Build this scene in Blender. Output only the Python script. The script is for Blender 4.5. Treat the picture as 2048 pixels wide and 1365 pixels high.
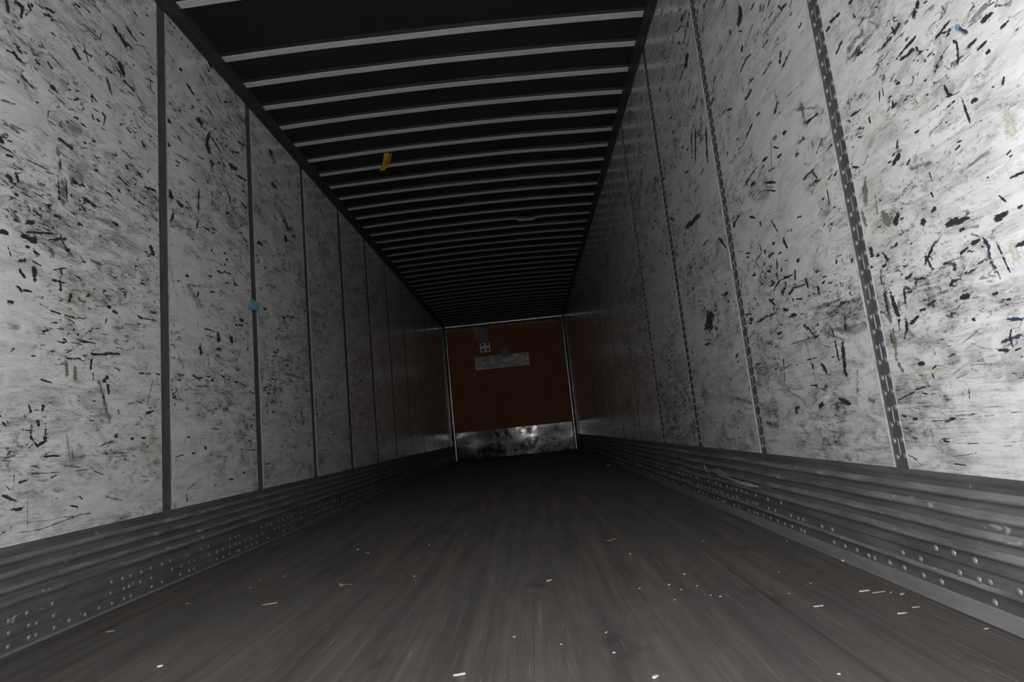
import bpy, math, random
from mathutils import Matrix, Vector, noise as mnoise

for o in list(bpy.data.objects):
    bpy.data.objects.remove(o, do_unlink=True)
scene = bpy.context.scene
COL = scene.collection

# ------------------------------------------------------------------ camera
RIGHT = Vector((0.99455427, 0.03062045, -0.09962027))
UP = Vector((0.10304201, -0.14559247, 0.98396401))
FWD = Vector((-0.01562546, 0.98887068, 0.14795481))
CAM = Vector((1.5811, 0.0, 0.494))
cam_data = bpy.data.cameras.new('camera')
cam_data.sensor_fit = 'HORIZONTAL'
cam_data.sensor_width = 36.0
cam_data.lens = 1190.0 / 2048.0 * 36.0
cam_data.clip_start = 0.02
cam_data.clip_end = 100.0
cam = bpy.data.objects.new('camera', cam_data)
COL.objects.link(cam)
m = Matrix.Identity(4)
for i in range(3):
    m[i][0] = RIGHT[i]; m[i][1] = UP[i]; m[i][2] = -FWD[i]; m[i][3] = CAM[i]
cam.matrix_world = m
scene.camera = cam

# ------------------------------------------------------------------ world: night outside, nothing but darkness
world = bpy.data.worlds.new('night')
scene.world = world
world.use_nodes = True
bg = world.node_tree.nodes['Background']
bg.inputs[0].default_value = (0.55, 0.6, 0.7, 1)
bg.inputs[1].default_value = 0.0008

# ------------------------------------------------------------------ the flash above the lens, the only light of the picture
fl = bpy.data.lights.new('camera_flash', 'POINT')
fl.energy = 220.0
fl.color = (1.0, 0.99, 0.985)
fl.shadow_soft_size = 0.022
flash = bpy.data.objects.new('camera_flash', fl)
COL.objects.link(flash)
fm = m.copy()
fpos = CAM + UP * 0.13 - FWD * 0.02
for i in range(3): fm[i][3] = fpos[i]
flash.matrix_world = fm

scene.view_settings.view_transform = 'Standard'
scene.view_settings.look = 'None'
scene.view_settings.gamma = 1.0
scene.view_settings.exposure = 0.0
scene.view_settings.use_curve_mapping = False

# ------------------------------------------------------------------ dimensions (metres): x across, y into the trailer, z up
W = 2.5            # between the wall linings
L = 12.16          # front bulkhead
Y0 = -0.7          # rear sill, behind the camera
HR = 2.692         # lower edge of the top rails
HC = 2.79          # underside of roof bows
KZ = 0.3035        # top of the scuff liner
rnd = random.Random(7)

# ------------------------------------------------------------------ mesh helpers
def link(o, parent=None):
    COL.objects.link(o)
    if parent is not None: o.parent = parent
    return o
def mesh_obj(name, verts, faces, mat, parent=None, smooth=False, loc=None):
    me = bpy.data.meshes.new(name)
    me.from_pydata([tuple(v) for v in verts], [], faces)
    me.validate()
    me.update()
    if mat is not None:
        for mm in (mat if isinstance(mat, (list, tuple)) else [mat]): me.materials.append(mm)
    if smooth:
        for p in me.polygons: p.use_smooth = True
    o = bpy.data.objects.new(name, me)
    if loc is not None: o.location = loc
    return link(o, parent)
def inst(name, me, loc, parent, rot=(0, 0, 0), scale=(1, 1, 1)):
    o = bpy.data.objects.new(name, me)
    o.location = loc; o.rotation_euler = rot; o.scale = scale
    return link(o, parent)
BOXF = [(0, 3, 2, 1), (4, 5, 6, 7), (0, 1, 5, 4), (1, 2, 6, 5), (2, 3, 7, 6), (3, 0, 4, 7)]
def boxv(x0, x1, y0, y1, z0, z1):
    return [(x0, y0, z0), (x1, y0, z0), (x1, y1, z0), (x0, y1, z0), (x0, y0, z1), (x1, y0, z1), (x1, y1, z1), (x0, y1, z1)]
def bevbox(x0, x1, y0, y1, z0, z1, b):
    # box chamfered on every edge
    import bmesh
    bm = bmesh.new()
    vs = [bm.verts.new(v) for v in boxv(x0, x1, y0, y1, z0, z1)]
    for f in BOXF: bm.faces.new([vs[i] for i in f])
    bm.normal_update()
    bmesh.ops.bevel(bm, geom=list(bm.edges), offset=b, segments=1, affect='EDGES')
    bm.verts.index_update()
    V = [tuple(v.co) for v in bm.verts]; F = [tuple(v.index for v in f.verts) for f in bm.faces]
    bm.free()
    return V, F
def tag(o, label=None, cat=None, group=None, kind=None):
    if label: o['label'] = label
    if cat: o['category'] = cat
    if group: o['group'] = group
    if kind: o['kind'] = kind
    return o

# ------------------------------------------------------------------ materials
WALL_ALB = .575     # clean lining
class NT:
    def __init__(s, name):
        s.mat = bpy.data.materials.new(name); s.mat.use_nodes = True
        s.t = s.mat.node_tree; s.n = s.t.nodes
        s.b = s.n['Principled BSDF']; s.out = s.n['Material Output']
        g = s.n.new('ShaderNodeNewGeometry'); s.pos = g.outputs['Position']
    def lk(s, a, b): s.t.links.new(a, b)
    def mp(s, scale, loc=(0, 0, 0), src=None):
        n = s.n.new('ShaderNodeMapping'); n.inputs['Scale'].default_value = scale; n.inputs['Location'].default_value = loc
        s.lk(src or s.pos, n.inputs['Vector']); return n.outputs[0]
    def noise(s, scale, loc=(0, 0, 0), detail=4, rough=0.6, dist=0.0, src=None):
        n = s.n.new('ShaderNodeTexNoise'); n.inputs['Scale'].default_value = 1.0
        n.inputs['Detail'].default_value = detail; n.inputs['Roughness'].default_value = rough
        n.inputs['Distortion'].default_value = dist
        s.lk(s.mp(scale, loc, src), n.inputs['Vector']); return n.outputs[0]
    def ramp(s, src, a, b, va=0.0, vb=1.0):
        n = s.n.new('ShaderNodeMapRange'); n.inputs[1].default_value = a; n.inputs[2].default_value = b
        n.inputs[3].default_value = va; n.inputs[4].default_value = vb; n.clamp = True
        s.lk(src, n.inputs[0]); return n.outputs[0]
    def math(s, op, a, b=None, clamp=False):
        n = s.n.new('ShaderNodeMath'); n.operation = op; n.use_clamp = clamp
        for i, v in enumerate((a, b)):
            if v is None: continue
            if isinstance(v, (int, float)): n.inputs[i].default_value = v
            else: s.lk(v, n.inputs[i])
        return n.outputs[0]
    def mix(s, fac, a, b):
        n = s.n.new('ShaderNodeMix'); n.data_type = 'RGBA'
        for i, v in ((0, fac), (6, a), (7, b)):
            if isinstance(v, (int, float)): n.inputs[i].default_value = v
            elif isinstance(v, tuple): n.inputs[i].default_value = (*v, 1)
            else: s.lk(v, n.inputs[i])
        return n.outputs[2]
    def bump(s, h, strength, dist=0.01):
        n = s.n.new('ShaderNodeBump'); n.inputs['Strength'].default_value = strength; n.inputs['Distance'].default_value = dist
        s.lk(h, n.inputs['Height']); s.lk(n.outputs[0], s.b.inputs['Normal'])
    def set(s, col=None, rough=None, metal=None, spec=None):
        for k, v in (('Base Color', col), ('Roughness', rough), ('Metallic', metal), ('Specular IOR Level', spec)):
            if v is None: continue
            if isinstance(v, tuple): s.b.inputs[k].default_value = (*v, 1)
            elif isinstance(v, (int, float)): s.b.inputs[k].default_value = v
            else: s.lk(v, s.b.inputs[k])
        return s

def wall_paint():
    s = NT('scuffed_white_lining')
    # x is constant on a wall; scrapes and streaks run along y
    cloud = s.ramp(s.noise((1, 1.3, 1.7), (9, 2, 1), 4, .6), .38, .66)
    cloud2 = s.ramp(s.noise((1, 3.1, 4.5), (1, 6, 4), 3, .55), .38, .60)
    smear = s.ramp(s.noise((1, 5, 15), (3, 0, 0), 6, .7, .9), .43, .62)
    patch = s.ramp(s.noise((1, 11, 17), (6, 1, 2), 5, .68, .9), .49, .60)
    fine = s.ramp(s.noise((1, 9, 120), (0, 5, 2), 4, .65, .35), .46, .70)
    fine2 = s.ramp(s.noise((1, 22, 260), (4, 1, 7), 3, .65, .25), .47, .72)
    fine3 = s.ramp(s.noise((1, 70, 60), (4, 9, 7), 3, .6, 1.5), .58, .72)
    light = s.ramp(s.noise((1, 7, 170), (8, 3, 1), 3, .6, .5), .63, .70)
    fleck = s.ramp(s.noise((1, 21, 58), (2, 8, 3), 4, .7, .9), .582, .612)
    fleck2 = s.ramp(s.noise((1, 55, 120), (5, 8, 9), 3, .65, .7), .585, .625)
    hair = s.ramp(s.noise((1, 110, 9), (7, 3, 3), 2, .6, .6), .68, .74)
    sep = s.n.new('ShaderNodeSeparateXYZ'); s.lk(s.pos, sep.inputs[0])
    low = s.ramp(sep.outputs['Z'], .34, .85, 1.0, 0.0)
    sm = s.math('MULTIPLY', smear, s.math('ADD', s.math('MULTIPLY', cloud, .8), .25))
    sm = s.math('ADD', sm, s.math('MULTIPLY', low, .26), True)
    f = s.math('ADD', s.math('MULTIPLY', fine, .75), s.math('MULTIPLY', fine2, .65))
    f = s.math('MULTIPLY', f, s.math('ADD', s.math('MULTIPLY', sm, .75), .20))
    dark = s.math('ADD', s.math('MULTIPLY', sm, .42), s.math('MULTIPLY', f, .42), True)
    dark = s.math('ADD', dark, s.math('MULTIPLY', s.math('MULTIPLY', patch, cloud2), .34), True)
    dark = s.math('ADD', dark, s.math('MULTIPLY', fine3, .12), True)
    dark = s.math('ADD', dark, s.math('MULTIPLY', hair, .14), True)
    fk = s.math('ADD', s.math('MULTIPLY', fleck, s.math('MULTIPLY', cloud2, .95)), s.math('MULTIPLY', fleck2, s.math('MULTIPLY', cloud, .55)), True)
    fk = s.math('MULTIPLY', fk, s.math('SUBTRACT', 1.0, s.math('MULTIPLY', low, .75)))
    dark = s.math('ADD', dark, fk, True)
    c1 = s.mix(s.noise((1, 3, 3), (5, 5, 5), 3), (WALL_ALB * .96, WALL_ALB * .96, WALL_ALB * .95), (WALL_ALB * 1.05, WALL_ALB * 1.04, WALL_ALB * 1.06))
    c1 = s.mix(s.math('MULTIPLY', light, .5), c1, (WALL_ALB * 1.35,) * 3)
    tint = s.ramp(s.noise((1, 2.3, 2.9), (2, 2, 9), 3, .6), .60, .74)
    c1 = s.mix(s.math('MULTIPLY', tint, .45), c1, (WALL_ALB * .80, WALL_ALB * .84, WALL_ALB * .70))
    col = s.mix(dark, c1, (.022, .022, .023))
    rough = s.ramp(s.noise((1, 4, 60), (1, 1, 1), 3), .3, .7, .20, .36)
    s.set(col, rough, 0.0, .6)
    s.b.inputs['Coat Weight'].default_value = 1.0
    s.b.inputs['Coat Roughness'].default_value = .16
    s.b.inputs['Coat IOR'].default_value = 1.85
    s.bump(s.math('ADD', s.noise((1, 12, 90), (0, 0, 0), 3), s.math('MULTIPLY', s.noise((1, 3, 3), (6, 0, 0), 2), .8)), .18, .004)
    return s.mat

def decal(name, col, lo, col2=None, soft=.10, rough=.5, spec=.4):
    """scraped or smeared paint: ragged edges come from the noise against the ribbon's edge distance"""
    s = NT(name)
    at = s.n.new('ShaderNodeUVMap'); at.uv_map = 'UVMap'
    sx = s.n.new('ShaderNodeSeparateXYZ'); s.lk(at.outputs[0], sx.inputs[0])
    edge = s.math('SUBTRACT', 1.0, s.math('ABSOLUTE', sx.outputs['Y']))
    ends = s.math('SUBTRACT', 1.0, s.math('ABSOLUTE', sx.outputs['X']))
    ends = s.math('MULTIPLY', ends, 2.2, True)
    e = s.math('MULTIPLY', edge, ends)
    n = s.ramp(s.noise((1, 70, 190), (0, 0, 0), 4, .7, .6), .25, .75)
    n2 = s.ramp(s.noise((1, 28, 42), (3, 0, 0), 3, .6, .5), .25, .75)
    v = s.math('ADD', s.math('MULTIPLY', e, .80), s.math('ADD', s.math('MULTIPLY', n, .85), s.math('MULTIPLY', n2, .80)))
    fac = s.ramp(v, lo, lo + soft)
    c = s.mix(s.noise((1, 30, 60), (8, 0, 0), 3), col, col2 or col)
    s.set(c, rough, 0.0, spec)
    tr = s.n.new('ShaderNodeBsdfTransparent'); mx = s.n.new('ShaderNodeMixShader')
    s.lk(fac, mx.inputs[0]); s.lk(tr.outputs[0], mx.inputs[1]); s.lk(s.b.outputs[0], mx.inputs[2])
    s.lk(mx.outputs[0], s.out.inputs[0])
    return s.mat

def metal(name, c1, c2, rough, met, streak=(2, 5, 60), bump=.15, spec=.5, bright=None, bthr=.68):
    s = NT(name)
    n = s.noise(streak, (1, 2, 3), 4, .65)
    col = s.mix(s.ramp(n, .35, .68), c1, c2)
    if bright:
        k = s.ramp(s.noise((streak[0] * 1.3, streak[1] * 2.2, streak[2] * .7), (11, 4, 1), 3, .7, .8), bthr, bthr + .05)
        col = s.mix(k, col, bright)
    s.set(col, s.ramp(s.noise((9, 9, 9), (4, 4, 4), 3), .3, .7, rough - .08, rough + .1), met, spec)
    if bump: s.bump(s.noise((8, 8, 30), (0, 0, 0), 3), bump, .004)
    return s.mat

def plain(name, c1, c2, rough=.6, scale=20, metal_=0.0, spec=.4):
    s = NT(name)
    s.set(s.mix(s.ramp(s.noise((scale,) * 3), .35, .65), c1, c2), rough, metal_, spec)
    return s.mat

M = {}
M['wall'] = wall_paint()
M['k'] = decal('black_scuff', (.012, .012, .014), 1.08, (.030, .031, .034), .16)
M['g'] = decal('grey_smear', (.07, .07, .07), 1.14, (.13, .13, .126), .85)
M['b'] = decal('dark_blue_scuff', (.012, .018, .036), 1.06, (.035, .05, .085), .2)
M['l'] = decal('light_blue_scuff', (.085, .17, .24), 1.1, (.17, .23, .28), .40)
M['r'] = decal('red_scuff', (.13, .030, .025), 1.12, (.20, .10, .085), .5)
M['o'] = decal('olive_worn_patch', (.05, .048, .034), 1.08, (.20, .195, .15), .40)
M['n'] = decal('brown_scuff', (.09, .055, .042), 1.1, (.2, .15, .12), .4)
M['w'] = decal('white_scratch', (.46, .46, .47), 1.12, (.4, .4, .4), .5)
M['p'] = decal('pale_green_stain', (.34, .37, .29), 1.05, (.42, .44, .37), .70)
M['strip'] = metal('dark_seam_metal', (.052, .054, .057), (.092, .095, .099), .42, .25, (3, 30, 8), .1)
M['rivet'] = metal('worn_rivet_steel', (.10, .10, .105), (.17, .17, .175), .5, .3, (40, 40, 40), 0)
M['slot'] = metal('slot_metal', (.11, .113, .113), (.14, .143, .143), .4, .3, (20, 20, 20), 0)
M['edge'] = plain('panel_edge', (.17, .17, .17), (.28, .28, .28), .5)
M['backing'] = plain('backing_grey', (.03, .03, .03), (.045, .045, .045), .7)
M['kick'] = metal('scuffed_galvanised_liner', (.058, .058, .058), (.098, .098, .098), .45, .2, (5, 4, 22), .4, .5, (.22, .22, .22), .66)
M['ridge_nose'] = metal('pale_ridge_nose', (.10, .10, .10), (.21, .21, .21), .42, .3, (5, 5, 30), .3, .5, (.30, .30, .30), .62)  # banding put into the colour: ridge noses lighter than the grooves
M['sill'] = metal('dusty_sill_angle', (.11, .11, .112), (.15, .15, .15), .6, .1, (4, 4, 30), .1)
M['rail'] = metal('dark_top_rail', (.023, .024, .026), (.036, .038, .04), .5, .2, (6, 2, 20), .1)
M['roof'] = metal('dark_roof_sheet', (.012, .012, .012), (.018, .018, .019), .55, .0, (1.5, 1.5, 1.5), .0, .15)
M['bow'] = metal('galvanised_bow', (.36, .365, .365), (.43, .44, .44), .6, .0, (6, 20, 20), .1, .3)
M['bowside'] = metal('shaded_bow_web', (.007, .007, .007), (.010, .010, .010), .6, .0, (6, 20, 20), .0, .2)  # sides of the same bows, shade painted in as near-black
M['post'] = metal('bare_aluminium', (.26, .26, .25), (.36, .36, .35), .34, .85, (10, 10, 4), .2)
M['alu'] = metal('stained_aluminium_sheet', (.006, .006, .006), (.032, .032, .032), .17, .92, (3, 3, 6), .10, .5, (.005, .005, .005), .57)

def floor_mat():
    s = NT('dirty_hardwood_floor')
    a = s.noise((16, .9, 1), (0, 0, 0), 5, .65, .3)
    b = s.noise((70, 2.6, 1), (3, 1, 0), 3, .6, .3)
    big = s.ramp(s.noise((1.5, 1.1, 1), (2, 7, 0), 3, .55), .38, .66)
    base = s.mix(s.ramp(a, .34, .68), (.021, .0195, .019), (.042, .0365, .0325))
    base = s.mix(s.math('MULTIPLY', s.ramp(b, .54, .72), .34), base, (.064, .056, .050))
    base = s.mix(s.math('MULTIPLY', big, .5), base, (.027, .027, .0285))
    blot = s.ramp(s.noise((5, 3.2, 1), (5, 3, 1), 4, .65), .60, .70)
    base = s.mix(s.math('MULTIPLY', blot, .5), base, (.012, .011, .011))
    scr = s.ramp(s.noise((150, 5, 1), (1, 9, 3), 2, .5, 1.2), .66, .74)
    base = s.mix(s.math('MULTIPLY', scr, .55), base, (.085, .073, .064))
    gr = s.ramp(s.noise((9, 9, 1), (8, 2, 3), 6, .75), .45, .8)
    base = s.mix(s.math('MULTIPLY', gr, .3), base, (.015, .014, .014))
    s.set(base, s.ramp(big, 0, 1, .52, .64), 0.0, .25)
    s.b.inputs['Diffuse Roughness'].default_value = 1.0
    s.bump(s.math('ADD', a, s.math('MULTIPLY', b, .5)), .3, .006)
    return s.mat
M['floor'] = floor_mat()

def ply_mat():
    s = NT('orange_brown_plywood')
    g = s.noise((30, 1, 2.2), (0, 0, 0), 5, .6, 1.2)
    c = s.mix(s.ramp(g, .35, .7), (.150, .060, .024), (.22, .092, .038))
    d = s.ramp(s.noise((2.2, 1, 1.6), (4, 0, 1), 4, .6), .45, .7)
    c = s.mix(s.math('MULTIPLY', d, .45), c, (.11, .048, .022))
    s.set(c, .6, 0, .12)
    return s.mat
M['ply'] = ply_mat()
M['paper'] = plain('label_paper', (.32, .32, .305), (.55, .55, .53), .5, 3.0)
M['paper_w'] = plain('placard_white', (.48, .49, .49), (.56, .56, .56), .5, 9)
M['ink'] = plain('faded_ink', (.11, .11, .11), (.17, .17, .17), .6)
M['black'] = plain('black_print', (.01, .01, .01), (.02, .02, .02), .6)
M['grey_tag'] = plain('grey_plastic', (.085, .085, .1), (.11, .11, .125), .5, 12)
M['yellow_edge'] = plain('yellowed_tape', (.30, .26, .10), (.36, .31, .14), .5, 12)
M['yellow'] = plain('yellow_tape', (.40, .27, .012), (.48, .34, .02), .5, 25)
M['orange'] = plain('orange_tape', (.28, .11, .006), (.36, .18, .01), .5, 30)
M['bluetape'] = plain('blue_tape', (.06, .20, .31), (.18, .32, .42), .5, 45)
M['chip'] = plain('pale_wood_chip', (.18, .155, .12), (.26, .22, .175), .6, 60)
M['chip_w'] = plain('white_chip', (.26, .25, .235), (.36, .35, .33), .6, 60)
M['leaf'] = plain('brown_leaf', (.17, .10, .07), (.28, .18, .12), .6, 50)
M['rust'] = plain('rusty_stain', (.10, .050, .038), (.13, .062, .045), .7, 50)
M['torn'] = metal('torn_bright_steel', (.45, .45, .45), (.65, .64, .63), .35, .6, (30, 30, 30), .2)

# ------------------------------------------------------------------ floor of boards
floor = mesh_obj('floor', boxv(-.02, W + .02, Y0, L + .03, -.07, -.034), BOXF, M['backing'])
tag(floor, 'dark dirty hardwood floor of long boards running into the trailer', 'floor', kind='structure')
joints = [.005, .297, .607, .917, 1.227, 1.537, 1.847, 2.157, 2.495]
for i in range(8):
    x0, x1 = joints[i], joints[i + 1]
    cuts = [Y0]
    if i == 4: cuts += [1.862, 6.3]
    else:
        y = Y0 + rnd.uniform(4.2, 6.5) if i != 1 else 5.2
        cuts.append(y); y += rnd.uniform(3.2, 4.4)
        if y < L - .8: cuts.append(y)
    if i in (6, 7): cuts.insert(1, 2.02)
    cuts.append(L)
    for a, b in zip(cuts[:-1], cuts[1:]):
        g = .0016 if i in (6, 7) else .0005
        gl = (.0055 if a < 1 else .0015) if i == 7 else .0005
        gr = (.0055 if a < 1 else .0015) if i == 6 else .0005
        dz = rnd.uniform(-.0005, .0) - (.0022 if i == 7 else 0)
        V, F = bevbox(x0 + gl, x1 - gr, a + (.0016 if i == 4 else .0004), b - (.0016 if i == 4 else .0004), -.034, dz, .0030 if i in (6, 7) else (.0018 if i == 4 else .0006))
        mesh_obj('floor_board', V, F, M['floor'], floor)

# ------------------------------------------------------------------ walls: backing, seam strips, panels with their scuffs
PITCH = .896
SEAM_L = [2.56 - PITCH * k for k in (3, 2, 1)] + [2.618 + PITCH * k for k in range(0, 11)]
SEAM_R = [1.588 - PITCH * k for k in (2, 1)] + [1.588 + PITCH * k for k in range(0, 12)]
STRIP = {-1: .072, 1: .064}

def parse(txt):
    out = []
    for ln in txt.strip().split('\n'):
        t = ln.split(); v = [float(a) for a in t[1:]]
        out.append((t[0], [v[i:i + 4] for i in range(0, len(v), 4)]))
    return out

def random_marks(side, y0, y1, n, r):
    """small dashes and chips that no tracing could list: mostly scraped along the trailer"""
    out = []
    cl = [(r.uniform(y0, y1), r.uniform(.4, 2.6), r.uniform(.06, .28)) for _ in range(7)]
    for _ in range(n):
        if r.random() < .6:
            c = r.choice(cl); y = r.gauss(c[0], c[2]); z = r.gauss(c[1], c[2])
        else:
            y = r.uniform(y0, y1); z = r.uniform(.36, 2.62)
        if not (y0 + .02 < y < y1 - .02 and .34 < z < 2.66): continue
        ln = abs(r.gauss(0, .018)) + .006
        wd = abs(r.gauss(0, .004)) + .0025
        an = r.gauss(0, .28) if r.random() < .8 else r.uniform(-1.5, 1.5)
        k = r.choices('kgblrw', (.74, .12, .03, .03, .03, .05))[0]
        if k in 'gw': ln *= 2.4
        dy, dz = math.cos(an) * ln, math.sin(an) * ln
        ny, nz = -math.sin(an) * wd, math.cos(an) * wd
        out.append((k, [[y - dy, z - dz, ny, nz], [y + dy, z + dz, ny, nz]]))
    for _ in range(n // 9):      # long hair scratches
        y = r.uniform(y0, y1); z = r.uniform(.36, 2.62); ln = r.uniform(.05, .22); an = r.gauss(0, .22)
        if not (y0 + .03 < y - ln and y + ln < y1 - .03): continue
        wd = r.uniform(.0012, .0024)
        k = r.choice('gggw')
        out.append((k, [[y - math.cos(an) * ln, z - math.sin(an) * ln, -math.sin(an) * wd, math.cos(an) * wd],
                        [y, z + r.gauss(0, .006), -math.sin(an) * wd, math.cos(an) * wd],
                        [y + math.cos(an) * ln, z + math.sin(an) * ln, -math.sin(an) * wd, math.cos(an) * wd]]))
    return out

KINDS = 'gpolnrbkw'
def build_marks(marks, side, parent, y0, y1):
    V, F, UV, MI = [], [], [], []
    mats = [M[k] for k in KINDS]
    for idx, (k, pts) in enumerate(marks):
        off = .0004 + .00012 * KINDS.index(k) + .00002 * (idx % 5)
        x = off if side < 0 else W - off
        n = len(pts)
        # resample so that the tapering and the ragged edge have room
        P = []
        for i in range(n - 1):
            steps = 3
            for s_ in range(steps):
                t = s_ / steps
                P.append([pts[i][q] * (1 - t) + pts[i + 1][q] * t for q in range(4)])
        P.append(pts[-1])
        base = len(V)
        for i, (y, z, ny, nz) in enumerate(P):
            for sgn in (-1, 0, 1):
                yy = min(max(y + sgn * ny, y0 + .001), y1 - .001); zz = min(max(z + sgn * nz, KZ - .02), HR + .01)
                V.append((x, yy, zz)); UV.append((2 * i / (len(P) - 1) - 1, sgn))
        for i in range(len(P) - 1):
            for q in (0, 1):
                a = base + i * 3 + q
                F.append((a, a + 1, a + 4, a + 3)); MI.append(KINDS.index(k))
    if not F: return
    o = mesh_obj('scuff_marks', V, F, mats, parent)
    me = o.data
    uv = me.uv_layers.new(name='UVMap')
    for lp in me.loops: uv.data[lp.index].uv = UV[lp.vertex_index]
    for p, mi in zip(me.polygons, MI): p.material_index = mi
    tag(o, 'black, grey and coloured scuff marks', kind='stuff')

def dome(r, h, seg=8):
    V = []; F = []
    for (rr, hh) in ((r, 0), (r * .92, h * .45), (r * .55, h * .88)):
        for i in range(seg):
            a = 2 * math.pi * i / seg
            V.append((hh, rr * math.cos(a), rr * math.sin(a)))
    V.append((h, 0, 0))
    for k in (0, 1):
        for i in range(seg):
            j = (i + 1) % seg
            F.append((k * seg + i, k * seg + j, (k + 1) * seg + j, (k + 1) * seg + i))
    for i in range(seg): F.append((2 * seg + i, 2 * seg + (i + 1) % seg, 3 * seg))
    return V, F
def shared(name, VF, mat, smooth=True):
    me = bpy.data.meshes.new(name); me.from_pydata(VF[0], [], VF[1]); me.materials.append(mat)
    if smooth:
        for p in me.polygons: p.use_smooth = True
    me.update(); return me
RIV = shared('rivet', dome(.0085, .0042), M['rivet'])
RIVS = shared('rivet_small', dome(.0062, .003), M['rivet'])
def capsule(wy, hz, d):
    V = []; F = []
    n = 5
    pts = []
    for i in range(n): a = math.pi * i / (n - 1); pts.append((wy * math.cos(a), hz + wy * math.sin(a)))
    for i in range(n): a = math.pi + math.pi * i / (n - 1); pts.append((wy * math.cos(a), -hz + wy * math.sin(a)))
    k = len(pts)
    V = [(0, a, b) for a, b in pts] + [(d, a * .7, b * .95) for a, b in pts]
    F = [tuple(range(k, 2 * k))] + [(i, (i + 1) % k, k + (i + 1) % k, k + i) for i in range(k)]
    return V, F
SLOT = shared('slot', capsule(.0032, .020, .0012), M['slot'], False)

def build_wall(side, seams, marks, name, label):
    s = -1 if side < 0 else 1
    xin = 0.0 if side < 0 else W
    sg = 1 if side < 0 else -1          # inward direction
    wall = mesh_obj(name, boxv(min(xin - sg * .05, xin - sg * .012), max(xin - sg * .05, xin - sg * .012), Y0, L + .05, -.03, 2.86), BOXF, M['backing'])
    tag(wall, label, 'wall', kind='structure')
    sw = STRIP[side]
    edges = [Y0] + [y for y in seams if y < L - .1] + [L]
    rr = random.Random(31 + side)
    for i, (a, b) in enumerate(zip(edges[:-1], edges[1:])):
        y0 = a + (0 if i == 0 else .0)
        y1 = b - (sw if i < len(edges) - 2 else 0)
        x0, x1 = sorted((xin, xin - sg * .012))
        V, F = bevbox(x0, x1, y0, y1, .02, 2.76, .0009 if y0 < 5 else .0004)
        p = mesh_obj('wall_panel', V, F, M['wall'], wall)
        mk = [q for q in marks if y0 < sum(r[0] for r in q[1]) / len(q[1]) < y1]
        n = 0
        if y1 > .8: n = 190 if y0 < 3.2 else (170 if y0 < 6 else 120)
        if n: mk += random_marks(side, y0, y1, n, rr)
        # screw heads along the top rail
        if 1.2 < y1 < 6.5:
            y = y0 + .04
            while y < y1 - .03:
                for dz in (.045, .085):
                    yy = y + rr.uniform(-.01, .01)
                    mk.append(('k', [[yy - .005, HR - dz, 0, .006], [yy + .005, HR - dz, 0, .006]]))
                y += .085
        build_marks(mk, side, p, y0, y1)
        if i < len(edges) - 2:
            rec = (.0035 if b < 2.9 else .0008) if side > 0 else (.004 if b < 4.7 else .0008)
            x0, x1 = sorted((xin - sg * rec, xin - sg * .011))
            st = mesh_obj('seam_strip', boxv(x0, x1, y1 - .001, b + .001, .02, 2.76), BOXF, M['strip'], wall)
            tag(st, 'dark recessed metal seam strip')
            yc = (y1 + b) / 2
            # folded lips on both borders of the strip
            for yy, ww in ((b - .0022, .0026), (y1 + .0014, .0016)):
                x0, x1 = sorted((xin - sg * .0055, xin + sg * .0014))
                V, F = bevbox(x0, x1, yy - ww / 2, yy + ww / 2, KZ - .01, HR + .02, .0007)
                if b < (2.9 if side > 0 else 4.7) and (yy > yc or (side > 0 and b < 2)): tag(mesh_obj('seam_lip', V, F, M['edge'], st), 'bright lip of the seam')
            rot = (0, 0, 0) if side < 0 else (0, 0, math.pi)
            xs = xin - sg * rec
            if side > 0 and .4 < b < 2.8:
                z = KZ + .03; k = 0
                while z < HR - .01:
                    inst('rivet', RIV, (xs, yc - .0165 + rr.uniform(-.001, .001), z), st, rot)
                    inst('rivet', RIV, (xs, yc + .0165 + rr.uniform(-.001, .001), z - .004), st, rot)
                    if k % 2 == 0: inst('slot', SLOT, (xs, yc + .001, z + .022), st, rot)
                    z += .0405; k += 1
            elif side > 0 and b < 6.5:
                V = []; F = []
                dv, df = dome(.0085, .0042, 6)
                z = KZ + .03
                while z < HR - .01:
                    for dy in (-.0165, .0165):
                        o0 = len(V)
                        V += [(xs - v[0], yc + dy - v[1], z + v[2]) for v in dv]
                        F += [tuple(o0 + q for q in f) for f in df]
                    z += .0405
                tag(mesh_obj('rivet_rows', V, F, M['rivet'], st, True), kind='stuff')
    return wall
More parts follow.
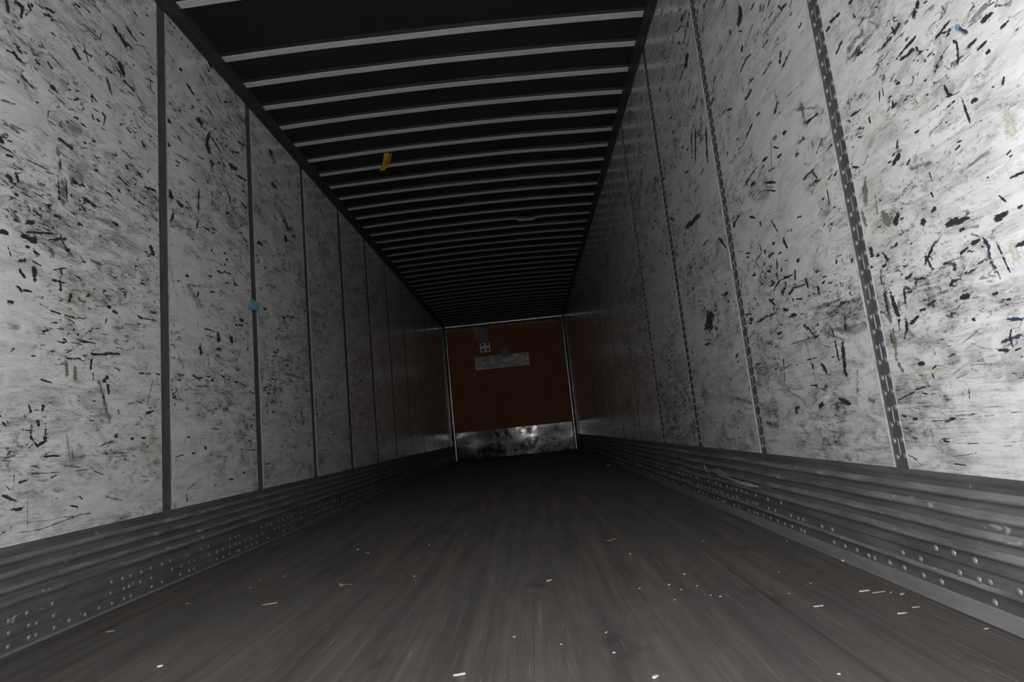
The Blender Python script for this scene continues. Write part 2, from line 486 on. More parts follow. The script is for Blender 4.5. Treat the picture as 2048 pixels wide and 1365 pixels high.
# scuffs seen on each wall: kind, then y z and half-width vector (dy dz) for every point along the mark
MARKS_LEFT = """k 1.762 2.086 -0.007 -0.014 1.796 2.089 -0.011 -0.012 1.79 2.03 -0.012 -0.007
k 1.814 2.121 -0.007 -0.009 1.83 2.102 -0.008 -0.005 1.807 2.061 -0.006 0.001
b 1.731 2.07 -0.009 -0.009 1.745 2.027 -0.009 -0.009
k 1.758 1.911 -0.007 -0.008 1.781 1.885 -0.006 -0.008 1.82 1.882 -0.005 -0.009
k 1.778 1.923 -0.004 -0.006 1.8 1.914 -0.004 -0.007
k 1.881 2.158 -0.004 -0.009 1.942 2.171 -0.004 -0.009
k 2.061 2.23 -0.003 -0.005 2.179 2.228 -0.003 -0.005
g 2.062 2.209 -0.004 -0.004 2.102 2.158 -0.004 -0.004
k 2.232 2.353 -0.011 -0.014 2.28 2.334 -0.012 -0.014 2.351 2.296 -0.012 -0.014
k 2.321 2.4 -0.005 -0.007 2.408 2.381 -0.005 -0.007
k 2.368 2.519 -0.005 -0.007 2.409 2.511 -0.006 -0.007
k 2.275 2.21 -0.016 -0.015 2.316 2.156 -0.017 -0.015
l 2.308 2.235 -0.008 -0.01 2.373 2.221 -0.008 -0.01
g 2.193 2.093 -0.014 -0.013 2.241 2.015 -0.015 -0.012
k 2.2 2.094 -0.007 -0.006 2.228 2.043 -0.007 -0.006
k 2.296 2.139 -0.006 -0.008 2.383 2.129 -0.007 -0.009
k 2.447 2.241 -0.004 -0.007 2.518 2.257 -0.004 -0.007
l 2.458 2.217 -0.01 -0.012 2.529 2.199 -0.011 -0.012
k 2.12 1.961 -0.006 -0.004 2.126 1.921 -0.006 -0.004
b 1.839 1.942 -0.002 -0.006 1.865 1.95 -0.002 -0.006
b 1.919 2.083 -0.004 -0.007 1.95 2.083 -0.004 -0.007
l 1.896 1.993 -0.006 -0.011 1.986 1.984 -0.007 -0.011
k 2.194 1.962 -0.003 -0.005 2.24 1.963 -0.004 -0.006
k 1.913 1.775 -0.003 -0.001 1.91 1.738 -0.003 -0.001
k 1.904 1.769 -0.001 -0.003 1.93 1.776 -0.001 -0.003
b 2.028 1.814 -0.004 -0.009 2.056 1.818 -0.004 -0.009
k 2.051 1.805 -0.004 -0.007 2.098 1.806 -0.004 -0.007
k 2.175 1.919 -0.006 -0.006 2.197 1.906 -0.007 -0.004 2.187 1.859 -0.007 -0.003
k 2.12 1.88 -0.005 -0.004 2.136 1.855 -0.005 -0.004
k 2.146 1.872 -0.004 -0.005 2.166 1.868 -0.004 -0.005
k 2.316 1.929 -0.008 -0.01 2.36 1.921 -0.008 -0.01
k 2.362 1.936 -0.004 -0.006 2.392 1.936 -0.004 -0.006
k 2.42 1.92 -0.008 -0.008 2.45 1.898 -0.008 -0.008
k 2.224 1.764 -0.002 -0.005 2.271 1.77 -0.002 -0.005
k 2.286 1.81 -0.003 -0.004 2.351 1.804 -0.003 -0.004
k 2.276 1.812 -0.002 -0.003 2.334 1.816 -0.002 -0.003
k 2.317 1.759 -0.009 -0.008 2.34 1.742 -0.009 -0.008
k 2.393 1.764 -0.011 -0.01 2.415 1.751 -0.011 -0.01
k 1.722 1.577 -0.009 -0.009 1.739 1.555 -0.009 -0.009
k 1.724 1.543 -0.002 -0.005 1.778 1.543 -0.002 -0.005
k 1.747 1.576 -0.001 -0.005 1.773 1.581 -0.002 -0.005
n 1.72 1.701 -0.002 -0.008 1.784 1.717 -0.002 -0.008
n 1.731 1.632 -0.005 -0.01 1.808 1.623 -0.006 -0.01
k 1.816 1.546 -0.001 -0.003 1.935 1.55 -0.002 -0.003
o 1.952 1.657 -0.012 -0.009 1.964 1.622 -0.012 -0.008
o 1.971 1.628 -0.014 -0.006 1.967 1.557 -0.014 -0.006
k 1.972 1.616 -0.005 -0.002 1.971 1.577 -0.005 -0.002
o 1.983 1.558 -0.032 -0.014 1.985 1.437 -0.032 -0.012
k 1.959 1.539 -0.006 -0.003 1.969 1.452 -0.006 -0.003
k 1.997 1.549 -0.006 -0.003 2.001 1.465 -0.006 -0.002
k 1.781 1.485 -0.006 -0.005 1.802 1.45 -0.006 -0.005
b 1.74 1.436 -0.003 -0.004 1.764 1.424 -0.003 -0.004
k 2.024 1.567 -0.005 -0.006 2.048 1.559 -0.005 -0.006
k 2.065 1.565 -0.006 -0.009 2.093 1.56 -0.006 -0.009
k 2.072 1.514 -0.007 -0.011 2.159 1.503 -0.008 -0.012
k 2.077 1.478 -0.006 -0.005 2.095 1.462 -0.006 -0.005
k 1.851 1.382 -0.006 -0.009 1.897 1.368 -0.006 -0.009
k 1.827 1.331 -0.004 -0.013 1.867 1.333 -0.004 -0.013
k 2.052 1.404 -0.004 -0.008 2.083 1.404 -0.004 -0.008
k 1.793 1.284 -0 -0.006 1.965 1.333 -0 -0.007
l 2.159 1.464 -0.005 -0.013 2.289 1.476 -0.006 -0.014
r 2.213 1.617 -0.004 -0.007 2.252 1.614 -0.005 -0.007
r 2.396 2.065 -0.006 -0.009 2.442 2.065 -0.006 -0.009
k 2.264 1.687 -0.005 -0.006 2.335 1.667 -0.005 -0.006
k 2.393 1.626 -0.003 -0.005 2.459 1.625 -0.004 -0.005
l 1.787 1.463 -0.004 -0.009 1.889 1.458 -0.005 -0.009
g 1.794 1.863 -0.011 -0.01 1.82 1.789 -0.011 -0.01
g 1.753 1.37 -0.009 -0.009 1.815 1.311 -0.009 -0.009
g 1.833 2.016 -0.006 -0.005 1.843 1.929 -0.006 -0.005
k 1.999 1.91 -0.003 -0.006 2.014 1.91 -0.003 -0.006
k 2.076 1.738 -0.004 -0.007 2.096 1.738 -0.004 -0.007
k 2.125 1.77 -0.004 -0.007 2.146 1.77 -0.004 -0.007
k 1.781 1.349 -0.002 -0.005 1.798 1.349 -0.002 -0.005
k 1.915 2.132 -0.003 -0.006 1.929 2.132 -0.003 -0.006
k 2.023 2.282 -0.004 -0.008 2.067 2.293 -0.004 -0.008
k 2.133 1.715 -0.006 -0.006 2.172 1.695 -0.006 -0.006
r 2.133 1.699 -0.003 -0.004 2.191 1.694 -0.003 -0.004
k 2.642 2.668 -0.006 -0.008 2.659 2.668 -0.006 -0.008
k 2.678 2.666 -0.006 -0.008 2.696 2.667 -0.006 -0.008
k 2.664 2.636 -0.005 -0.007 2.68 2.636 -0.005 -0.007
k 2.746 2.657 -0.005 -0.007 2.762 2.657 -0.005 -0.007
k 2.798 2.646 -0.007 -0.009 2.819 2.646 -0.007 -0.009
k 2.857 2.655 -0.006 -0.007 2.874 2.656 -0.006 -0.007
k 2.727 2.469 -0.009 -0.011 2.756 2.47 -0.009 -0.011
k 2.781 2.427 -0.011 -0.011 2.869 2.394 -0.012 -0.011
k 2.878 2.287 -0.026 -0.027 2.949 2.275 -0.027 -0.027
k 2.829 2.326 -0.009 -0.011 2.861 2.326 -0.009 -0.011
k 2.597 2.134 -0.011 -0.012 2.651 2.123 -0.011 -0.012
k 2.607 2.003 -0.01 -0.012 2.642 1.998 -0.01 -0.012
k 2.904 2.253 -0.005 -0.006 2.981 2.261 -0.005 -0.006
k 3.008 2.288 -0.028 -0.012 2.973 2.189 -0.028 -0.015 3.012 2.137 -0.028 -0.019
k 3.007 2.25 -0.009 -0.008 3.141 2.197 -0.01 -0.008
k 2.996 2.107 -0.017 -0.015 3.047 2.088 -0.018 -0.015
k 3.195 2.176 -0.022 -0.025 3.316 2.185 -0.024 -0.026
k 3.074 2.132 -0.011 -0.013 3.118 2.133 -0.012 -0.013
l 2.61 2.059 -0.005 -0.008 2.766 2.081 -0.006 -0.008
l 2.788 2.206 -0.007 -0.009 2.847 2.208 -0.007 -0.009
k 2.962 2.406 -0.007 -0.007 3.056 2.383 -0.007 -0.007
k 2.78 1.917 -0.005 -0.005 2.866 1.914 -0.005 -0.005
k 2.617 1.774 -0.02 -0.014 2.654 1.728 -0.021 -0.014
k 2.68 1.746 -0.016 -0.017 2.745 1.731 -0.017 -0.017
k 2.665 1.687 -0.014 -0.002 2.629 1.611 -0.013 -0.002
g 2.887 1.914 -0.021 -0.009 2.87 1.723 -0.02 -0.007
k 2.886 1.899 -0.009 -0.003 2.871 1.747 -0.008 -0.003
k 2.872 1.718 -0.011 -0.003 2.851 1.655 -0.011 -0.002
r 2.614 1.604 -0.002 -0.004 2.825 1.641 -0.002 -0.005
k 3.201 1.992 -0.011 -0.006 3.221 1.94 -0.012 -0.006
k 3.148 1.864 -0.012 -0.013 3.204 1.865 -0.012 -0.013
k 3.283 2.148 -0.009 -0.012 3.436 2.171 -0.01 -0.012
k 2.991 2.705 -0.013 -0.013 3.053 2.672 -0.014 -0.013
k 2.996 2.639 -0.009 -0.011 3.025 2.64 -0.01 -0.011
k 3.979 2.124 -0.029 -0.017 4.084 2.067 -0.031 -0.016
k 3.797 2.328 -0.028 -0.02 3.875 2.307 -0.029 -0.02
k 3.765 2.546 -0.024 -0.022 3.84 2.548 -0.025 -0.022
g 3.761 2.571 -0.061 -0.041 3.896 2.471 -0.065 -0.041
k 2.677 1.952 -0.008 -0.009 2.717 1.946 -0.009 -0.009
k 2.775 2.001 -0.006 -0.007 2.799 2.001 -0.006 -0.007
k 2.87 2.018 -0.006 -0.007 2.895 2.018 -0.006 -0.007
k 3.32 2.38 -0.011 -0.013 3.428 2.393 -0.012 -0.013
g 2.641 1.981 -0.013 -0.019 2.818 2.001 -0.015 -0.021
k 1.807 1.282 -0.008 -0.016 1.877 1.271 -0.009 -0.016
k 1.76 1.23 -0.004 -0.003 1.779 1.19 -0.004 -0.003
k 1.916 1.294 0.001 -0.007 2.013 1.334 0.001 -0.008
o 1.926 1.275 -0.013 -0.009 1.95 1.236 -0.014 -0.008
n 1.969 1.298 -0.007 -0.009 2.046 1.268 -0.008 -0.01
k 1.973 1.323 -0.005 -0.004 2.017 1.274 -0.005 -0.004
k 1.828 1.246 -0.002 -0.006 1.85 1.246 -0.002 -0.006
k 1.856 1.242 -0.004 -0.006 1.891 1.23 -0.004 -0.006
k 1.8 1.188 0 -0.009 1.841 1.2 0 -0.009
k 1.85 1.204 -0.002 -0.004 1.898 1.197 -0.002 -0.004
k 1.805 1.165 -0.007 -0.006 1.831 1.135 -0.007 -0.006
k 1.863 1.19 -0.012 -0.004 1.869 1.13 -0.012 -0.004
k 1.936 1.193 0.001 -0.004 2.02 1.226 0.001 -0.004
k 1.976 1.217 -0.006 -0.003 1.986 1.185 -0.006 -0.003
k 1.927 1.159 -0.002 -0.007 1.999 1.162 -0.002 -0.007
k 1.977 1.176 -0.009 -0.002 1.978 1.122 -0.009 -0.002
k 1.799 1.107 -0.007 -0.006 1.82 1.086 -0.008 -0.006
k 1.819 1.096 -0.001 -0.005 1.86 1.099 -0.001 -0.005
k 2.026 1.137 -0.008 -0.001 2.017 1.094 -0.008 -0
k 1.772 1.046 -0.004 -0.002 1.777 1.031 -0.004 -0.002
k 2.473 1.461 -0.017 -0.009 2.504 1.408 -0.017 -0.009
r 2.109 1.284 -0.005 -0.009 2.152 1.28 -0.004 -0.009 2.202 1.281 -0.004 -0.009
k 2.075 1.267 -0.002 -0.006 2.097 1.267 -0.002 -0.006
k 1.931 1.051 -0.002 -0.004 1.983 1.048 -0.002 -0.004
k 1.99 1.048 -0.002 -0.006 2.047 1.047 -0.002 -0.006
k 1.945 1.013 -0.002 -0.006 1.97 1.013 -0.002 -0.006
k 1.963 0.993 -0 -0.003 2.006 0.997 -0 -0.003
g 2.235 1.043 -0.001 -0.012 2.329 1.055 -0.001 -0.012
k 2.411 1.114 -0.001 -0.004 2.499 1.122 -0.001 -0.004
k 2.209 1.082 -0.005 0 2.198 1.051 -0.005 0
k 2.033 0.971 -0.001 -0.003 2.161 0.967 -0.001 -0.003
k 2.025 0.955 -0.001 -0.003 2.087 0.953 -0.001 -0.003
k 2.253 0.968 -0.001 -0.003 2.304 0.967 -0.001 -0.003
b 2.112 0.926 -0.001 -0.007 2.154 0.927 -0 -0.007 2.227 0.94 -0 -0.008 2.335 0.948 -0.001 -0.008
k 2.113 0.927 -0.001 -0.007 2.169 0.929 -0.001 -0.007
b 1.778 0.886 0.004 -0.003 1.799 0.904 0.004 -0.003
k 1.859 0.886 -0.001 -0.005 1.877 0.886 -0.001 -0.005
k 2 0.893 0 -0.006 2.091 0.904 0 -0.006
o 2.004 0.895 -0.013 -0.003 2.015 0.821 -0.013 -0.002
o 2.043 0.88 -0.013 -0.002 2.054 0.813 -0.013 -0.002
g 1.92 0.903 -0.002 -0.007 1.958 0.899 -0.002 -0.008
k 2.128 0.912 -0.007 -0 2.123 0.866 -0.007 -0
k 2.137 0.86 -0.005 -0 2.137 0.823 -0.005 -0
r 2.242 0.89 -0.003 -0.005 2.291 0.877 -0.004 -0.005
r 2.371 0.88 -0.001 -0.007 2.494 0.883 -0.001 -0.008
r 2.151 1.006 -0 -0.003 2.23 1.013 -0 -0.003
r 2.301 1.072 -0.001 -0.006 2.381 1.078 -0.001 -0.006
r 2.235 0.561 -0 -0.007 2.332 0.557 -0 -0.007
r 2.27 0.732 -0.007 -0.001 2.276 0.706 -0.007 -0.001
r 2.811 0.855 -0 -0.009 2.942 0.864 -0 -0.009
k 2.182 0.824 0.01 -0.008 2.222 0.853 0.011 -0.008
k 2.213 0.824 -0.01 -0.001 2.219 0.775 -0.01 -0.001
k 2.19 0.782 -0.008 -0 2.191 0.758 -0.008 -0
k 1.887 0.815 -0.001 -0.004 1.95 0.804 -0.001 -0.004
k 2.058 0.75 -0 -0.003 2.074 0.75 -0 -0.004
k 2.132 0.753 -0 -0.004 2.152 0.753 -0 -0.004
k 1.853 0.73 -0.006 -0.002 1.867 0.696 -0.007 -0.002
k 1.913 0.731 -0.009 0.001 1.908 0.706 -0.009 0.001
k 1.862 0.678 -0.01 -0.001 1.867 0.623 -0.009 -0.002 1.891 0.598 -0.002 -0.008 1.922 0.611 0.01 -0.003 1.923 0.684 0.01 -0
k 1.887 0.682 -0.008 -0.002 1.899 0.657 -0.008 -0.002
w 1.841 0.699 -0 -0.006 1.946 0.695 -0 -0.006
w 1.872 0.652 -0.003 -0.009 1.912 0.643 -0.003 -0.009
k 1.898 0.559 0.001 -0.004 1.951 0.563 0 -0.005 2.007 0.559 -0 -0.005
l 1.755 0.569 0 -0.002 1.871 0.563 0 -0.002
k 2.433 0.715 0.003 -0.009 2.499 0.727 0.003 -0.009
k 2.455 0.739 -0 -0.004 2.477 0.739 -0 -0.004
l 2.149 0.701 0 -0.006 2.243 0.705 0 -0.006
k 2.117 0.681 -0.001 -0.004 2.151 0.678 -0.001 -0.004
k 2.038 0.677 0 -0.001 2.122 0.678 0 -0.001
k 1.761 0.673 -0.003 -0.002 1.777 0.656 -0.003 -0.002
k 3.221 1.474 -0.015 -0.011 3.27 1.461 -0.016 -0.011
k 3.152 1.511 -0.007 -0.009 3.198 1.512 -0.008 -0.009
k 2.953 1.444 -0.006 -0.008 2.995 1.444 -0.006 -0.008
k 2.674 1.344 -0.003 -0.005 2.699 1.344 -0.003 -0.005
k 2.857 1.339 -0.014 -0.002 2.845 1.299 -0.014 -0.002
g 2.737 1.34 -0.003 -0.012 2.904 1.37 -0.003 -0.013
k 3.262 1.272 -0.012 -0.014 3.335 1.267 -0.013 -0.014
k 3.263 1.239 -0.008 -0.011 3.33 1.239 -0.008 -0.011
k 3.341 1.261 -0.005 -0.006 3.38 1.261 -0.005 -0.006
k 2.897 1.152 -0.002 -0.005 2.984 1.156 -0.002 -0.005
k 2.905 1.123 -0.003 -0.004 3.014 1.12 -0.003 -0.004
k 3.026 1.168 -0.022 -0.006 3.045 1.099 -0.022 -0.005
k 3.171 1.163 -0.024 -0.005 3.182 1.11 -0.024 -0.005
k 3.011 1.066 -0.005 -0.01 3.071 1.066 -0.005 -0.01
k 2.858 1.066 -0.019 -0.005 2.876 1.006 -0.02 -0.004
g 2.934 0.996 -0.017 -0.004 2.946 0.963 -0.017 -0.004
k 2.609 0.994 -0.013 -0.003 2.618 0.964 -0.013 -0.003
k 2.662 0.9 -0.001 -0.005 2.721 0.9 -0.001 -0.005
k 3.189 0.907 -0.003 -0.008 3.241 0.907 -0.003 -0.008
k 3.119 0.915 -0.002 -0.006 3.162 0.915 -0.002 -0.007
k 2.914 0.911 -0.002 -0.006 2.952 0.911 -0.002 -0.006
k 2.644 0.803 -0.007 -0.001 2.652 0.778 -0.007 -0.001
k 2.729 0.613 -0 -0.006 2.767 0.613 -0 -0.006
k 2.639 0.527 0.001 -0.004 2.709 0.533 0.002 -0.004
k 2.947 0.654 -0.001 -0.005 3.026 0.648 -0.001 -0.005
k 3.541 1.817 -0.018 -0.018 3.628 1.818 -0.019 -0.018
k 4.101 2.053 -0.017 -0.014 4.17 2.054 -0.018 -0.014
k 3.986 2.014 -0.035 -0.015 4.022 1.955 -0.035 -0.015
k 3.711 1.138 -0.008 -0.011 3.79 1.138 -0.008 -0.011
k 3.878 1.401 -0.01 -0.011 3.949 1.401 -0.011 -0.011
k 4.026 1.429 -0.011 -0.011 4.102 1.43 -0.012 -0.011
g 2.733 1.364 -0.043 -0.027 2.919 1.231 -0.048 -0.026
g 2.681 0.993 -0.01 -0.004 2.726 0.925 -0.011 -0.003
g 2.151 0.869 -0.02 -0.006 2.231 0.659 -0.021 -0.004
w 2.205 1.223 -0.001 -0.003 2.43 1.221 -0.002 -0.004
w 2.607 1.219 -0.002 -0.003 2.885 1.206 -0.002 -0.003
g 2.008 0.659 -0.006 -0.001 2.034 0.523 -0.006 -0
g 2.442 0.731 0.009 -0.001 2.492 0.873 0.009 -0
g 3.814 1.019 -0.015 -0.02 4.308 1.007 -0.019 -0.023
k 3.325 0.534 -0 -0.003 3.46 0.529 -0 -0.003
k 3.364 0.668 -0 -0.004 3.397 0.668 -0.001 -0.005
k 1.817 0.488 0.001 -0.006 1.862 0.491 0.001 -0.006
k 1.848 0.513 0 -0.002 1.929 0.508 0 -0.002 2.018 0.506 0 -0.002
k 2.053 0.506 0 -0.002 2.137 0.507 0 -0.002
k 1.763 0.341 0 -0.001 1.906 0.333 0.001 -0.002 2.08 0.356 0.001 -0.002 2.155 0.352 0 -0.002
k 1.964 0.424 0 -0.003 1.986 0.421 0 -0.003
k 1.768 0.347 0.001 -0.004 1.784 0.347 0.001 -0.004
k 2.397 0.462 -0 -0.003 2.446 0.458 -0 -0.003
k 2.419 0.44 0 -0.002 2.457 0.438 0 -0.002
k 2.63 0.525 0.002 -0.003 2.704 0.534 0.002 -0.003
k 2.764 0.538 0.001 -0.006 2.802 0.538 0.001 -0.006
w 1.767 0.415 0.007 -0.015 1.84 0.429 0.007 -0.016
g 2.037 0.585 -0.009 -0.001 2.047 0.54 -0.009 -0.001
k 1.998 0.359 0 -0.002 2.058 0.353 0 -0.002
k 1.776 0.484 -0.002 -0.001 1.797 0.465 -0.002 -0.001
l 1.954 0.451 -0.001 -0.005 1.992 0.439 -0.002 -0.005
k 1.806 0.512 -0.002 0 1.807 0.484 -0.002 0
k 1.799 0.366 -0.002 0 1.799 0.344 -0.002 0
g 1.858 0.456 -0.004 0 1.861 0.333 -0.004 0.001
k 2.72 0.36 -0.008 0 2.727 0.323 -0.008 0
k 2.069 0.422 -0.003 -0.002 2.089 0.405 -0.003 -0.002
g 2.179 0.41 -0.003 -0.008 2.307 0.374 -0.003 -0.008"""
